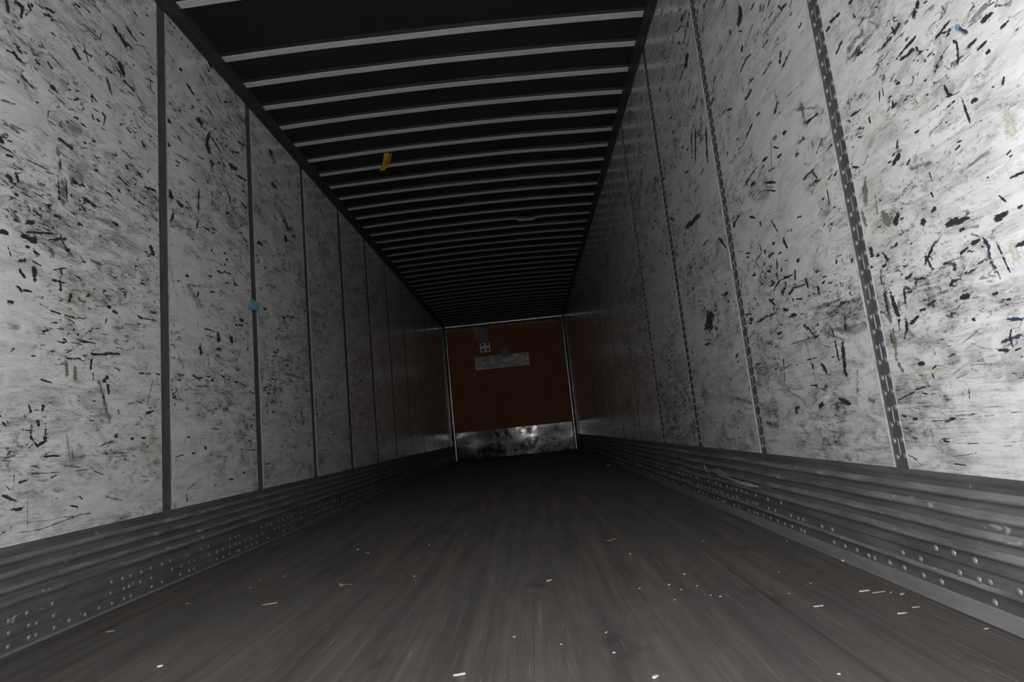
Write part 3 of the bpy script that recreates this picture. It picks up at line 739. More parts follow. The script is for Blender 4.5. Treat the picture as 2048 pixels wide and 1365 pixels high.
MARKS_RIGHT = """k 1.99 1.954 0.02 0.015 2.002 1.904 0.02 0.016 2.038 1.871 0.02 0.016
k 1.921 1.86 -0.006 -0.006 1.875 1.861 -0.006 -0.006
k 2.097 1.921 0.01 0.008 2.116 1.907 0.01 0.008
l 1.712 1.706 0.009 0.012 1.797 1.716 0.011 0.013 1.875 1.721 0.012 0.013
k 1.737 1.741 0.007 0.003 1.712 1.698 0.007 0.002
k 1.838 1.826 0.006 0.005 1.856 1.803 0.006 0.005
k 1.763 1.742 0.004 0.004 1.809 1.743 0.004 0.004
k 1.618 1.591 0.005 0.005 1.647 1.588 0.005 0.005
k 1.955 1.722 0.005 0.007 2.013 1.739 0.007 0.007 2.085 1.728 0.008 0.007
k 2.02 1.802 0.011 0.008 2.04 1.781 0.011 0.008
k 1.975 1.642 0.006 0.007 2.024 1.648 0.006 0.007
k 2.017 1.624 0.012 0.01 2.057 1.611 0.013 0.01
k 2.053 1.616 0.01 0.009 2.083 1.615 0.01 0.009
k 1.828 1.684 0.003 0.004 1.883 1.691 0.004 0.004
k 1.817 1.609 0.004 0.004 1.917 1.608 0.004 0.004
k 1.767 1.602 0.011 0.008 1.792 1.561 0.011 0.007
b 1.698 1.564 0.005 0.006 1.786 1.547 0.006 0.006
k 2.589 2.161 0.027 0.021 2.667 2.126 0.029 0.021
k 2.684 2.139 0.01 0.008 2.783 2.123 0.011 0.008
k 2.624 2.325 0.009 0.01 2.725 2.356 0.01 0.011
g 1.857 1.527 0.017 0.008 1.843 1.464 0.017 0.009 1.884 1.444 0.015 0.012
k 1.837 1.475 0.007 0.005 1.88 1.445 0.007 0.005
k 1.834 1.431 0.005 0.005 1.853 1.43 0.005 0.006
k 1.815 1.356 0.009 0.01 1.851 1.355 0.009 0.01
o 1.888 1.376 0.01 0.01 1.927 1.375 0.01 0.01
k 1.707 1.315 -0.004 -0.006 1.625 1.306 -0.003 -0.005
g 1.706 1.403 0.019 0.009 1.706 1.297 0.019 0.008
g 1.763 1.392 0.001 -0.013 1.609 1.317 0.001 -0.012
k 1.625 1.231 0.003 0.003 1.68 1.202 0.004 0.003
k 1.972 1.342 0.008 0.008 2.033 1.346 0.008 0.009
k 2.067 1.354 0.005 0.004 2.225 1.331 0.006 0.005
k 1.929 1.394 0.003 0.001 1.977 1.258 0.003 0.001
k 2.037 1.272 0.003 -0.006 1.94 1.231 0.002 -0.006
k 2.043 1.247 0.003 -0.004 1.96 1.208 0.003 -0.004
l 2.041 1.259 0.004 -0.005 1.972 1.225 0.004 -0.005
k 1.785 1.167 -0.004 -0.005 1.686 1.171 -0.004 -0.004
k 1.716 1.169 0.007 0 1.69 1.131 0.007 0
w 1.776 1.125 -0.001 -0.002 1.605 1.122 -0.001 -0.002
k 1.652 1.092 0.005 0.002 1.657 1.033 0.005 0.002
k 2.039 1.136 0.012 0.001 1.997 1.07 0.011 0.001
k 2.125 1.166 0.008 0.003 2.128 1.136 0.008 0.002
k 2.354 1.251 0.014 0.006 2.38 1.222 0.014 0.006
k 2.736 1.427 0.025 0.02 3.067 1.449 0.031 0.022
k 2.638 1.828 0.013 0.007 2.729 1.657 0.014 0.006
k 2.508 1.757 0.014 0.008 2.57 1.582 0.015 0.007
o 2.546 1.84 0.027 0.015 2.621 1.696 0.028 0.014
k 2.712 1.832 0.011 0.006 2.755 1.723 0.011 0.005
b 1.769 1.255 0.006 0.007 1.799 1.254 0.007 0.007
g 2.083 1.726 0.01 0.006 2.087 1.631 0.01 0.005
k 1.441 1.485 0.004 0.007 1.493 1.493 0.004 0.007
k 1.492 1.487 0.005 0.006 1.518 1.483 0.005 0.006
g 1.32 1.427 0.02 0.014 1.323 1.387 0.015 0.019 1.377 1.415 0.003 0.018
g 1.359 1.414 0.016 0.012 1.373 1.373 0.014 0.015 1.409 1.384 0.012 0.016 1.456 1.36 0.016 0.015
g 1.301 1.348 0.006 0.011 1.388 1.351 0.007 0.011 1.469 1.353 0.008 0.012
g 1.351 1.396 0.006 -0.003 1.302 1.342 0.006 -0.003
k 1.238 1.309 0.005 0.007 1.273 1.297 0.006 0.007
k 1.27 1.297 0.003 0.005 1.321 1.297 0.003 0.006
k 1.217 1.23 0.004 0.006 1.242 1.228 0.003 0.006 1.273 1.234 0.003 0.006
r 1.308 1.278 0.002 0.003 1.34 1.279 0.002 0.003
k 1.455 1.415 0.005 0.005 1.496 1.398 0.005 0.005
k 1.179 1.314 0.006 0.005 1.185 1.295 0.006 0.005
k 1.188 1.3 0.006 0.007 1.205 1.285 0.006 0.007
k 1.153 1.293 0.002 0.003 1.165 1.294 0.002 0.003
k 1.38 1.476 0.005 0.007 1.399 1.476 0.005 0.007
b 1.122 1.259 0.003 0.001 1.115 1.231 0.003 0.001
k 1.047 1.198 0.001 0.002 1.061 1.196 0.001 0.002
k 1.004 1.173 0.001 0.002 1.022 1.175 0.001 0.002
k 1.008 1.16 0.003 0.006 1.044 1.158 0.003 0.006
k 0.983 1.122 0.001 0.003 1.009 1.12 0.001 0.003
k 1.051 1.17 0.001 0.002 1.075 1.172 0.001 0.002
b 1.093 1.186 0.004 -0.002 1.075 1.161 0.004 -0.002
b 0.972 1.096 0.001 0.003 0.981 1.096 0.001 0.003
k 1.056 1.139 0.002 0.005 1.087 1.135 0.003 0.005
k 1.035 1.12 0.002 0.004 1.07 1.116 0.002 0.004
k 1.036 1.099 0.002 0.004 1.049 1.099 0.002 0.004
k 1.112 1.201 0.002 0.002 1.122 1.19 0.002 0.002
k 1.119 1.18 0.005 -0.002 1.105 1.161 0.006 0.002 1.11 1.13 0.006 0.004 1.119 1.118 0.006 0.005
k 1.125 1.135 0.002 0.002 1.134 1.123 0.002 0.002
k 1.144 1.118 0.001 0.002 1.152 1.118 0.001 0.002
k 1.201 1.145 0.002 0.004 1.212 1.145 0.002 0.004
k 1.16 1.109 0.005 0.001 1.151 1.067 0.005 0.001
k 1.152 1.058 0.002 0.004 1.165 1.057 0.002 0.004
k 1.157 1.042 0.001 0.002 1.164 1.042 0.001 0.002
k 1.169 1.03 0.001 0.003 1.179 1.03 0.001 0.003
k 1.087 1.033 0.003 0.006 1.107 1.032 0.003 0.006
k 1.021 1.038 0.003 0.002 1.03 1.02 0.003 0.002
k 1.045 1.032 0.001 0.003 1.053 1.032 0.001 0.003
k 1.353 1.21 0.003 0.002 1.363 1.181 0.003 0.002
k 1.341 1.216 0.002 0.001 1.343 1.187 0.002 0.001
k 1.313 1.164 0.004 0.003 1.323 1.144 0.004 0.003
k 1.409 1.175 0.005 0.002 1.411 1.156 0.005 0.002
k 1.434 1.16 0.002 0.004 1.448 1.16 0.003 0.004
g 1.325 1.074 0.008 0.005 1.338 1.046 0.008 0.005
k 1.327 1.069 0.004 0.002 1.334 1.055 0.004 0.002
k 1.251 1.055 0.003 0.005 1.269 1.055 0.003 0.005
k 1.145 0.976 0.001 0.003 1.164 0.979 0.001 0.003
k 1.151 0.969 0.002 0.003 1.173 0.964 0.002 0.003
k 1.041 0.905 0.002 0.003 1.056 0.899 0.002 0.003
k 1.041 0.894 0.001 0.003 1.05 0.894 0.001 0.003
k 1.102 0.879 0.001 0.002 1.109 0.879 0.001 0.002
k 1.259 0.914 0.004 0 1.253 0.896 0.004 0
k 1.093 0.841 0.003 -0.001 1.076 0.815 0.003 -0.001
b 1.044 0.8 0.001 0.004 1.059 0.799 0.001 0.004
k 1.372 0.912 0.009 0.006 1.399 0.886 0.009 0.006
k 1.36 0.893 0.002 0.003 1.375 0.892 0.002 0.004
o 1.475 1.05 0.014 0.006 1.494 0.965 0.015 0.005
n 1.445 1 0.005 0.002 1.452 0.93 0.005 0.002
o 1.432 0.941 0.016 0.002 1.419 0.887 0.016 0.002
n 1.513 0.979 0.011 0.002 1.505 0.906 0.01 0.002
k 1.356 0.915 0.001 0.002 1.364 0.915 0.001 0.002
k 1.289 0.888 0.001 0.002 1.299 0.888 0.001 0.002
k 1.312 0.894 0.001 0.002 1.32 0.894 0.001 0.002
k 1.186 0.806 0.001 0.005 1.206 0.806 0.001 0.005
k 1.361 1.035 0.002 0.004 1.376 1.035 0.002 0.004
k 1.343 1.045 0.002 0.004 1.36 1.044 0.002 0.004
p 1.033 0.999 0.014 0.006 1.035 0.918 0.014 0.004
p 1.19 0.9 -0.001 -0.009 1.149 0.893 -0.001 -0.008
p 1.267 1.107 -0.004 -0.008 1.199 1.106 -0.004 -0.008
g 1.322 0.994 -0.001 -0.012 1.225 0.969 -0.001 -0.011
g 1.38 1.057 -0.001 -0.005 1.31 1.038 -0.001 -0.005
k 1.251 0.957 0.002 0 1.247 0.929 0.002 0
g 1.231 1.031 -0.003 -0.005 1.179 1.039 -0.003 -0.005
o 1.474 1.255 0.005 0.003 1.479 1.229 0.005 0.002
k 1.333 1.269 0.002 0.002 1.353 1.257 0.002 0.002
k 1.178 1.199 0.001 0.002 1.185 1.199 0.001 0.002
k 1.088 0.988 0.001 0.002 1.095 0.988 0.001 0.002
k 1.22 1.004 0.001 0.002 1.229 1.004 0.001 0.002
k 1.302 1.249 0.001 0.002 1.309 1.249 0.001 0.002
l 1.1 1.199 0.008 -0 1.078 1.156 0.008 -0.001
k 2.568 1.245 0.018 0.002 2.495 1.166 0.017 0.001
k 2.715 1.283 0.008 0.005 2.815 1.276 0.008 0.005
k 1.973 1.048 0.014 0.002 1.951 0.996 0.014 0.002
k 2.113 1.017 -0.006 -0.006 2.045 1.02 -0.006 -0.006
r 1.961 1.035 0.004 0.005 1.987 1.035 0.004 0.005
b 2.087 0.921 0.005 0.006 2.127 0.921 0.005 0.006
r 2.186 0.923 0.007 0.002 2.196 0.898 0.007 0.002
k 2.066 0.951 0.008 0.001 2.061 0.92 0.008 0.001
k 2.24 0.99 0.006 0.006 2.28 0.99 0.006 0.006
k 2.275 1.071 0.005 0.005 2.303 1.071 0.005 0.005
k 1.923 0.925 0.011 0.003 1.938 0.887 0.011 0.003
k 2.069 0.917 -0.002 -0.004 1.938 0.909 -0.002 -0.004
g 1.976 0.867 -0.004 -0.012 1.847 0.859 -0.004 -0.011
k 1.965 0.867 -0.001 -0.004 1.858 0.857 -0.001 -0.004
k 2.009 0.852 -0.007 -0.005 1.954 0.868 -0.007 -0.004
k 1.955 0.827 0 -0.004 1.902 0.819 0 -0.004
k 1.867 0.881 0.008 0.001 1.862 0.84 0.008 0.001
k 1.769 0.855 -0 -0.004 1.733 0.849 -0 -0.004
k 1.801 0.843 0.011 0.002 1.802 0.803 0.011 0.001
k 1.856 0.819 0.002 0.003 1.876 0.819 0.002 0.003
k 2.83 0.974 0.089 0.02 2.905 0.868 0.093 0.017
k 2.904 0.82 0.01 0.01 3.005 0.819 0.011 0.01
k 2.186 0.819 0.006 0.007 2.312 0.81 0.007 0.007
k 2.305 0.87 0.003 0.004 2.336 0.869 0.004 0.004
k 2.136 0.816 0.002 0.004 2.164 0.815 0.003 0.004
k 2.037 0.781 -0.001 -0.003 1.976 0.779 -0.001 -0.003
k 1.918 0.773 0.002 0.004 1.945 0.773 0.002 0.004
k 2.093 0.741 0.003 0.007 2.147 0.74 0.004 0.007
r 1.847 0.709 0.004 0.002 1.879 0.697 0.004 0.002
k 2.071 0.69 -0 -0.002 1.939 0.689 -0 -0.002 1.81 0.691 -0 -0.002
k 1.671 0.885 0.006 0.002 1.678 0.867 0.006 0.002
k 1.719 0.67 0.012 0.001 1.734 0.572 0.012 0 1.733 0.543 0.012 -0
k 1.759 0.669 0.007 0 1.759 0.593 0.007 0
k 1.768 0.701 0.006 0 1.758 0.665 0.005 -0
k 1.681 0.722 0.007 0.001 1.698 0.675 0.007 0.001
k 1.968 0.624 -0.001 -0.003 1.87 0.624 -0.001 -0.003
k 1.921 0.61 0.008 0 1.921 0.588 0.008 0
k 1.778 0.614 0 0.003 1.797 0.614 0 0.003
k 2.049 0.628 0.002 0.002 2.161 0.608 0.002 0.002
k 2.32 0.655 0.002 0.007 2.38 0.654 0.003 0.007
k 2.185 0.619 0.001 0.004 2.214 0.619 0.001 0.004
k 2.495 0.579 0.011 -0 2.493 0.556 0.011 -0
k 1.96 0.541 0.001 -0.006 1.904 0.539 0.001 -0.006
k 2.144 0.54 0.003 -0.001 2.032 0.502 0.002 -0.001
k 2.122 0.662 0.005 0 2.149 0.557 0.005 0
k 2.548 0.994 0.011 0.01 2.621 0.993 0.012 0.01
k 2.461 0.919 0.006 0.006 2.51 0.918 0.006 0.006
w 2.712 1.081 0.004 0.002 3.006 1.017 0.005 0.002
w 2.357 1.033 -0.002 -0.003 2.11 1.019 -0.002 -0.002
w 2.175 0.828 0.005 0.002 2.294 0.747 0.005 0.002
w 3.241 0.703 -0.003 -0.003 2.791 0.71 -0.002 -0.003 2.434 0.706 -0.001 -0.002
g 1.82 0.71 0.011 -0.017 1.635 0.666 0.009 -0.015
g 1.642 0.768 0.003 0.011 1.9 0.775 0.005 0.013
g 1.667 0.58 0.013 0.001 1.709 0.457 0.013 0
g 1.852 0.708 0.02 -0.014 1.68 0.641 0.016 -0.013
g 2.829 0.554 0.019 -0.017 2.216 0.479 0.012 -0.014
k 1.634 0.781 0.006 0.001 1.638 0.767 0.006 0.001
k 1.506 0.868 0.014 0.003 1.506 0.833 0.014 0.002
k 1.509 0.816 0.002 0.005 1.534 0.816 0.002 0.005
k 1.596 0.864 0.006 0.002 1.601 0.85 0.006 0.002
k 1.463 0.843 0.008 -0 1.445 0.809 0.008 -0.001
k 1.453 0.805 0.002 0.005 1.476 0.805 0.002 0.005
k 1.474 0.837 0.002 0.004 1.493 0.837 0.002 0.004
k 1.381 0.798 0.001 0.003 1.394 0.798 0.001 0.003
o 1.48 0.803 0.007 0.002 1.492 0.764 0.007 0.002
k 1.489 0.786 0.003 0 1.489 0.761 0.003 0
o 1.484 0.763 0.014 0.002 1.484 0.699 0.014 0.001 1.487 0.654 0.014 0.001
k 1.485 0.755 0.006 0.001 1.488 0.675 0.006 0
k 1.464 0.748 0.011 0.001 1.456 0.698 0.011 -0 1.446 0.657 0.01 -0.001
g 1.406 0.751 0.011 0.002 1.419 0.676 0.011 0.001
k 1.408 0.745 0.005 0.001 1.417 0.683 0.005 0.001
k 1.399 0.767 0.001 0.003 1.415 0.767 0.001 0.003
g 1.436 0.719 0.009 0.002 1.447 0.683 0.01 0.002
o 1.48 0.66 0.012 0.001 1.493 0.56 0.012 0
n 1.487 0.569 0.01 -0.001 1.475 0.534 0.009 -0.001
k 1.492 0.654 0.003 0 1.496 0.608 0.003 0
k 1.424 0.674 0.009 0.001 1.427 0.641 0.009 0.002 1.453 0.607 0.009 0.003
k 1.451 0.673 0.005 0.001 1.457 0.631 0.005 0
g 1.428 0.636 0.009 -0.004 1.405 0.613 0.009 -0.004
k 1.417 0.647 -0.005 -0.005 1.371 0.663 -0.004 -0.005
k 1.347 0.672 0.001 0.006 1.376 0.672 0.001 0.006
k 1.347 0.677 -0.003 -0.005 1.306 0.684 -0.002 -0.005
k 1.335 0.692 0.001 0.003 1.351 0.692 0.001 0.003
g 1.334 0.699 -0 -0.004 1.264 0.695 -0.001 -0.004 1.237 0.706 -0.003 -0.004
g 1.237 0.708 -0.005 -0.004 1.205 0.735 -0.005 -0.004
k 1.271 0.754 -0.001 -0.003 1.249 0.753 -0 -0.003
k 1.184 0.759 0.001 0.003 1.197 0.758 0.001 0.003
k 1.186 0.79 0.001 0.002 1.196 0.789 0.001 0.003
k 1.182 0.728 0 0.002 1.189 0.728 0 0.002
b 1.154 0.782 0.007 -0.001 1.141 0.755 0.007 -0 1.143 0.732 0.007 0 1.136 0.698 0.007 -0.001
k 1.152 0.779 0.004 -0.001 1.139 0.755 0.003 -0.001
k 1.132 0.699 0.002 -0 1.129 0.683 0.002 -0
b 1.142 0.609 0.001 -0.004 1.099 0.601 0.001 -0.004
k 1.127 0.596 0.005 0.001 1.138 0.572 0.005 0 1.136 0.546 0.005 -0
k 1.134 0.548 -0 -0.002 1.117 0.55 -0 -0.002
k 1.37 0.535 -0.002 -0.002 1.352 0.543 -0.002 -0.002
k 1.373 0.53 0.003 -0 1.369 0.511 0.003 -0
p 1.451 0.53 0.001 -0.013 1.28 0.532 0.001 -0.012
p 1.089 0.746 0.013 0 1.082 0.703 0.013 -0
k 1.422 0.486 0.003 -0.003 1.402 0.479 0.003 -0.003
g 1.354 0.465 0.001 -0.005 1.323 0.466 0.001 -0.005
k 1.443 0.493 -0 -0.002 1.4 0.499 -0 -0.002
g 1.466 0.45 0.001 -0.004 1.432 0.448 0.001 -0.004
k 1.45 0.425 -0.001 0.005 1.475 0.425 -0.001 0.005
k 1.491 0.432 -0.001 0.003 1.51 0.432 -0.001 0.003
k 1.386 0.375 0.002 -0.004 1.357 0.372 0.002 -0.003
k 1.372 0.325 0.001 -0.002 1.315 0.324 0.001 -0.002
k 1.532 0.469 -0.001 -0.002 1.441 0.49 -0.001 -0.002
g 1.379 0.446 0 -0.001 1.308 0.447 0 -0.001
g 1.443 0.418 0 -0.001 1.304 0.422 0 -0.001
g 1.302 0.42 0 -0.001 1.202 0.423 0 -0.001
g 1.411 0.365 0 -0.001 1.287 0.373 0 -0.001
g 1.399 0.426 0 -0.001 1.299 0.428 0 -0.001
g 1.218 0.421 0 -0.001 1.163 0.422 0 -0.001
g 1.381 0.429 0 -0.001 1.25 0.432 0 -0.001
g 1.209 0.401 0 -0.001 1.153 0.405 0 -0.001
g 1.328 0.427 0 -0.001 1.256 0.429 0 -0.001
k 1.393 0.378 0 -0.002 1.356 0.38 0 -0.002
g 1.187 0.405 0 -0.001 1.152 0.408 0 -0.001
k 1.179 0.432 0 -0.001 1.145 0.434 0 -0.001
k 1.27 0.427 0 -0.001 1.213 0.428 0 -0.001
k 1.306 0.37 0 -0.001 1.274 0.372 0 -0.001
g 1.401 0.381 0 -0.001 1.303 0.386 0 -0.001
g 1.352 0.438 0 -0.001 1.277 0.439 0 -0.001
g 1.269 0.371 0 -0.001 1.16 0.379 0 -0.001
k 1.36 0.424 0 -0.002 1.316 0.426 0 -0.002
g 1.253 0.445 0 -0.002 1.173 0.445 0 -0.002
k 1.419 0.419 0 -0.001 1.279 0.423 0 -0.001
g 1.452 0.455 0 -0.001 1.401 0.455 0 -0.001
g 1.291 0.412 0 -0.001 1.248 0.414 0 -0.001
k 1.435 0.453 0 -0.001 1.386 0.453 0 -0.001
g 1.455 0.408 0 -0.001 1.395 0.411 0 -0.001
g 1.219 0.425 0 -0.001 1.147 0.428 0 -0.001
g 1.4 0.414 0 -0.001 1.315 0.416 0 -0.001
g 1.333 0.393 0 -0.001 1.262 0.396 0 -0.001
g 1.392 0.453 0 -0.001 1.336 0.454 0 -0.001
k 1.329 0.43 0 -0.001 1.27 0.431 0 -0.001
g 1.431 0.4 0 -0.001 1.29 0.406 0 -0.001
g 1.342 0.414 0 -0.001 1.22 0.418 0 -0.001
g 1.372 0.41 0 -0.001 1.246 0.414 0 -0.001
g 1.309 0.393 0 -0.001 1.215 0.397 0 -0.001
k 1.215 0.368 0 -0.001 1.188 0.369 0 -0.001
g 1.326 0.512 -0.001 -0.002 1.271 0.533 -0 -0.002 1.169 0.529 0 -0.002
k 1.311 0.507 -0 -0.001 1.255 0.518 -0 -0.001
k 1.269 0.491 0.002 0 1.275 0.46 0.002 0
g 1.42 0.407 0.006 -0.001 1.413 0.363 0.006 -0.001
g 1.374 0.339 0 -0.003 1.287 0.351 0 -0.003
k 1.53 0.341 0.001 -0.001 1.48 0.326 0.001 -0.001
k 1.505 0.334 0.002 -0.001 1.466 0.311 0.001 -0.001
g 1.292 0.747 -0.001 -0.007 1.248 0.746 -0.001 -0.006
k 1.115 0.643 0 0.003 1.126 0.643 0 0.003
g 1.271 0.607 -0 -0.001 1.21 0.608 -0 -0.001
k 1.277 0.433 0 -0.001 1.26 0.432 0 -0.001
w 1.212 0.608 -0 -0.001 1.147 0.61 -0 -0.001
g 1.249 0.678 0.002 0 1.253 0.662 0.002 0
k 1.213 0.598 0 0.001 1.269 0.577 0.001 0.001"""
wall_left = build_wall(-1, SEAM_L, parse(MARKS_LEFT), 'wall_left', 'left trailer wall of scuffed grey-white panels between plain dark seam strips')
wall_right = build_wall(1, SEAM_R, parse(MARKS_RIGHT), 'wall_right', 'right trailer wall of brightly lit scratched white panels with riveted seam strips')

# ------------------------------------------------------------------ corrugated scuff liners along the foot of both walls
def liner_profile(side):
    P = []
    z = KZ
    P.append((z, .0004)); P.append((z - .001, .0045)); P.append((z - .015, .0055))
    if side > 0:   # four rounded ridges, steep underneath
        z0 = KZ - .018
        for k in range(4):
            t = z0 - k * .0395
            P += [(t, .001), (t - .005, .0022), (t - .011, .0075), (t - .017, .0150), (t - .021, .0185), (t - .025, .0178), (t - .030, .0110), (t - .035, .0035)]
        P += [(.122, .0015), (.118, .0045), (.1145, .0110), (.109, .0120), (.1045, .0030), (.098, .0050), (.0775, .0062), (.0745, .0128), (.069, .0135), (.0640, .0040), (.036, .0062), (.033, .0085), (.0, .0135)]
    else:
        z0 = KZ - .019
        for k in range(4):
            t = z0 - k * .040
            P += [(t, .001), (t - .005, .0022), (t - .011, .0080), (t - .016, .0145), (t - .020, .0175), (t - .024, .0165), (t - .030, .0100), (t - .036, .0025)]
        P += [(.115, .003), (.083, .0075), (.080, .0080), (.076, .0010), (.073, .0045), (.047, .0088), (.0445, .0092), (.040, .0015), (.037, .0055), (.006, .0085), (.003, .012), (.0, .016)]
    return P
def build_liner(side, name, label):
    sg = 1 if side < 0 else -1
    xin = 0.0 if side < 0 else W
    prof = liner_profile(side)
    ys = []
    y = Y0
    while y < L:
        ys.append(y); y += .035 if y < 4 else .12
    ys.append(L - .012)
    V = []; F = []
    nsub = len(prof)
    for y in ys:
        for j, (z, d) in enumerate(prof):
            amp = 0 if j < 2 or z < .04 else 1
            nz = mnoise.noise(Vector((y * 2.3, z * 9, 3.7 * side))) * .0045 + mnoise.noise(Vector((y * 7.5, z * 22, 9.1 * side))) * .0026
            dent = 0.0
            if side > 0:   # the bashed places by the rear and at the torn spot
                dent = .011 * math.exp(-((y - 1.33) / .13) ** 2 - ((z - .19) / .03) ** 2) - .006 * math.exp(-((y - 1.5) / .14) ** 2 - ((z - .215) / .03) ** 2)
                dent += .010 * math.exp(-((y - 2.85) / .30) ** 2 - ((z - .16) / .02) ** 2)
            zz = z + amp * (mnoise.noise(Vector((y * 1.6, 5.0, side))) * .003)
            V.append((xin + sg * max(.0006, d + amp * (nz + dent)), y, zz))
    for i in range(len(ys) - 1):
        for j in range(nsub - 1):
            a = i * nsub + j
            f = (a, a + 1, a + nsub + 1, a + nsub)
            F.append(f if side > 0 else f[::-1])
    o = mesh_obj(name, V, F, [M['kick'], M['sill'], M['ridge_nose']], None)
    for p in o.data.polygons:
        zc = sum(o.data.vertices[v].co.z for v in p.vertices) / 4
        if zc < (.036 if side > 0 else .006): p.material_index = 1
        else: p.use_smooth = True
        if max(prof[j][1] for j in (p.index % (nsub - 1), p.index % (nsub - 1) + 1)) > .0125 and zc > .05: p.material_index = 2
    tag(o, label, 'scuff liner', kind='structure')
    rot = (0, 0, 0) if side < 0 else (0, 0, math.pi)
    rows = ((.0475, .0066), (.086, .0066), (.124, .006)) if side > 0 else ((.022, .0078), (.057, .0066), (.094, .005))
    r = random.Random(5 + side)
    made = 0
    far = []
    for z, d in rows:
        y = .75 if side > 0 else 1.3
        k = 0
        while y < 7.0:
            if r.random() > (.22 if z < .1 else .5):
                px = (xin + sg * (d + .001), y + r.uniform(-.006, .006), z + r.uniform(-.002, .002))
                if y < 4.3 and made < 280:
                    inst('rivet', RIV, px, o, rot); made += 1
                else: far.append(px)
            y += (.034 if k % 7 == 2 else .066); k += 1
    V = []; F = []
    dv, df = dome(.0085, .0042, 6)
    for c in far:
        o0 = len(V)
        V += [(c[0] + sg * v[0], c[1] + sg * v[1], c[2] + v[2]) for v in dv]
        F += [tuple(o0 + q for q in f) for f in df]
    tag(mesh_obj('rivet_rows', V, F, M['rivet'], o, True), kind='stuff')
    return o
base_left = build_liner(-1, 'baseboard_left', 'dark corrugated metal scuff liner along the foot of the left wall')
base_right = build_liner(1, 'baseboard_right', 'dented corrugated metal scuff liner with torn edge along the right wall')

# torn place on the right liner
def ribbon(name, pts, wvec, th, mat, parent=None, twist=None):
    V = []; F = []
    for i, p in enumerate(pts):
        w = Vector(wvec) * (twist[i] if twist else 1.0); p = Vector(p)
        nrm = Vector((th, 0, 0)) if abs(wvec[0]) < .5 * Vector(wvec).length else Vector((0, 0, th))
        V += [p - w, p + w, p + w + nrm, p - w + nrm]
    n = len(pts)
    for i in range(n - 1):
        a = i * 4; b = a + 4
        for q in range(4): F.append((a + q, a + (q + 1) % 4, b + (q + 1) % 4, b + q))
    F += [(3, 2, 1, 0), (4 * n - 4, 4 * n - 3, 4 * n - 2, 4 * n - 1)]
    return mesh_obj(name, V, F, mat, parent)
t = ribbon('torn_lip', [(2.482, 3.05, .176), (2.474, 2.95, .178), (2.468, 2.82, .176), (2.466, 2.70, .170), (2.470, 2.60, .170), (2.479, 2.52, .168)], (0, .0, .0055), .0015, M['torn'], base_right, [.5, 1, .8, 1.3, 1.5, .4])
tag(t, 'bright torn edge of the liner')
t = ribbon('torn_lip', [(2.478, 3.05, .206), (2.470, 2.95, .199), (2.474, 2.86, .186)], (0, 0, .0045), .0015, M['torn'], base_right, [.8, 1, .3])
tag(t, 'bright torn edge of the liner')
t = ribbon('rust_stain', [(2.4855, 2.52, .176), (2.4852, 2.46, .172), (2.4855, 2.40, .168)], (0, 0, .008), .0012, M['rust'], base_right, [.7, 1.1, .8])
tag(t, 'rust-red smear')

# ------------------------------------------------------------------ top rails
def build_rail(side, name, label):
    sg = 1 if side < 0 else -1
    xin = 0.0 if side < 0 else W
    prof = [(.0, HR), (.007, HR - .001), (.009, HR + .006), (.010, HR + .050), (.014, HR + .056), (.022, HR + .090), (.024, HR + .112), (.0, HR + .150)]
    ys = [Y0 + (L - Y0) * i / 14 for i in range(15)]
    V = []; F = []
    n = len(prof)
    for y in ys:
        for d, z in prof: V.append((xin + sg * d, y, z))
    for i in range(14):
        for j in range(n - 1):
            a = i * n + j; f = (a, a + 1, a + n + 1, a + n)
            F.append(f if side < 0 else f[::-1])
    o = mesh_obj(name, V, F, M['rail'])
    return tag(o, label, 'rail', kind='structure')
build_rail(-1, 'trim_1', 'dark metal top rail where left wall meets the roof')
build_rail(1, 'trim_2', 'dark metal top rail where right wall meets the roof')

# ------------------------------------------------------------------ roof sheet and its bows
CAMB = .026
def camber(x): u = (x - W / 2) / (W / 2); return CAMB * (1 - u * u)
XS = [.0 + W * i / 24 for i in range(25)]
bow_y = [3.149 + .2672 * i for i in range(0, 34)]
bow_y = [y for y in bow_y if y < L - .12]
rear_bows = [2.70, 2.43, 2.16, 1.62, 1.08, .54, 0., -.5]
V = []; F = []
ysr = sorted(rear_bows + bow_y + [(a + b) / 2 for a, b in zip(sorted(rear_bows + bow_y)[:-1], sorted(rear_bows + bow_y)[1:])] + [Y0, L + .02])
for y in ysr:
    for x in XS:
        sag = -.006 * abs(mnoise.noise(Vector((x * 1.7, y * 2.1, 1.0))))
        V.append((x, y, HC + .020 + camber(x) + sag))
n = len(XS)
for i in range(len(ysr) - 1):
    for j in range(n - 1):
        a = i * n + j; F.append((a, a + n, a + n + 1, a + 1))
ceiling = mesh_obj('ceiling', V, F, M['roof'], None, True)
tag(ceiling, 'dark roof sheet crossed by pale metal roof bows', 'ceiling', kind='structure')
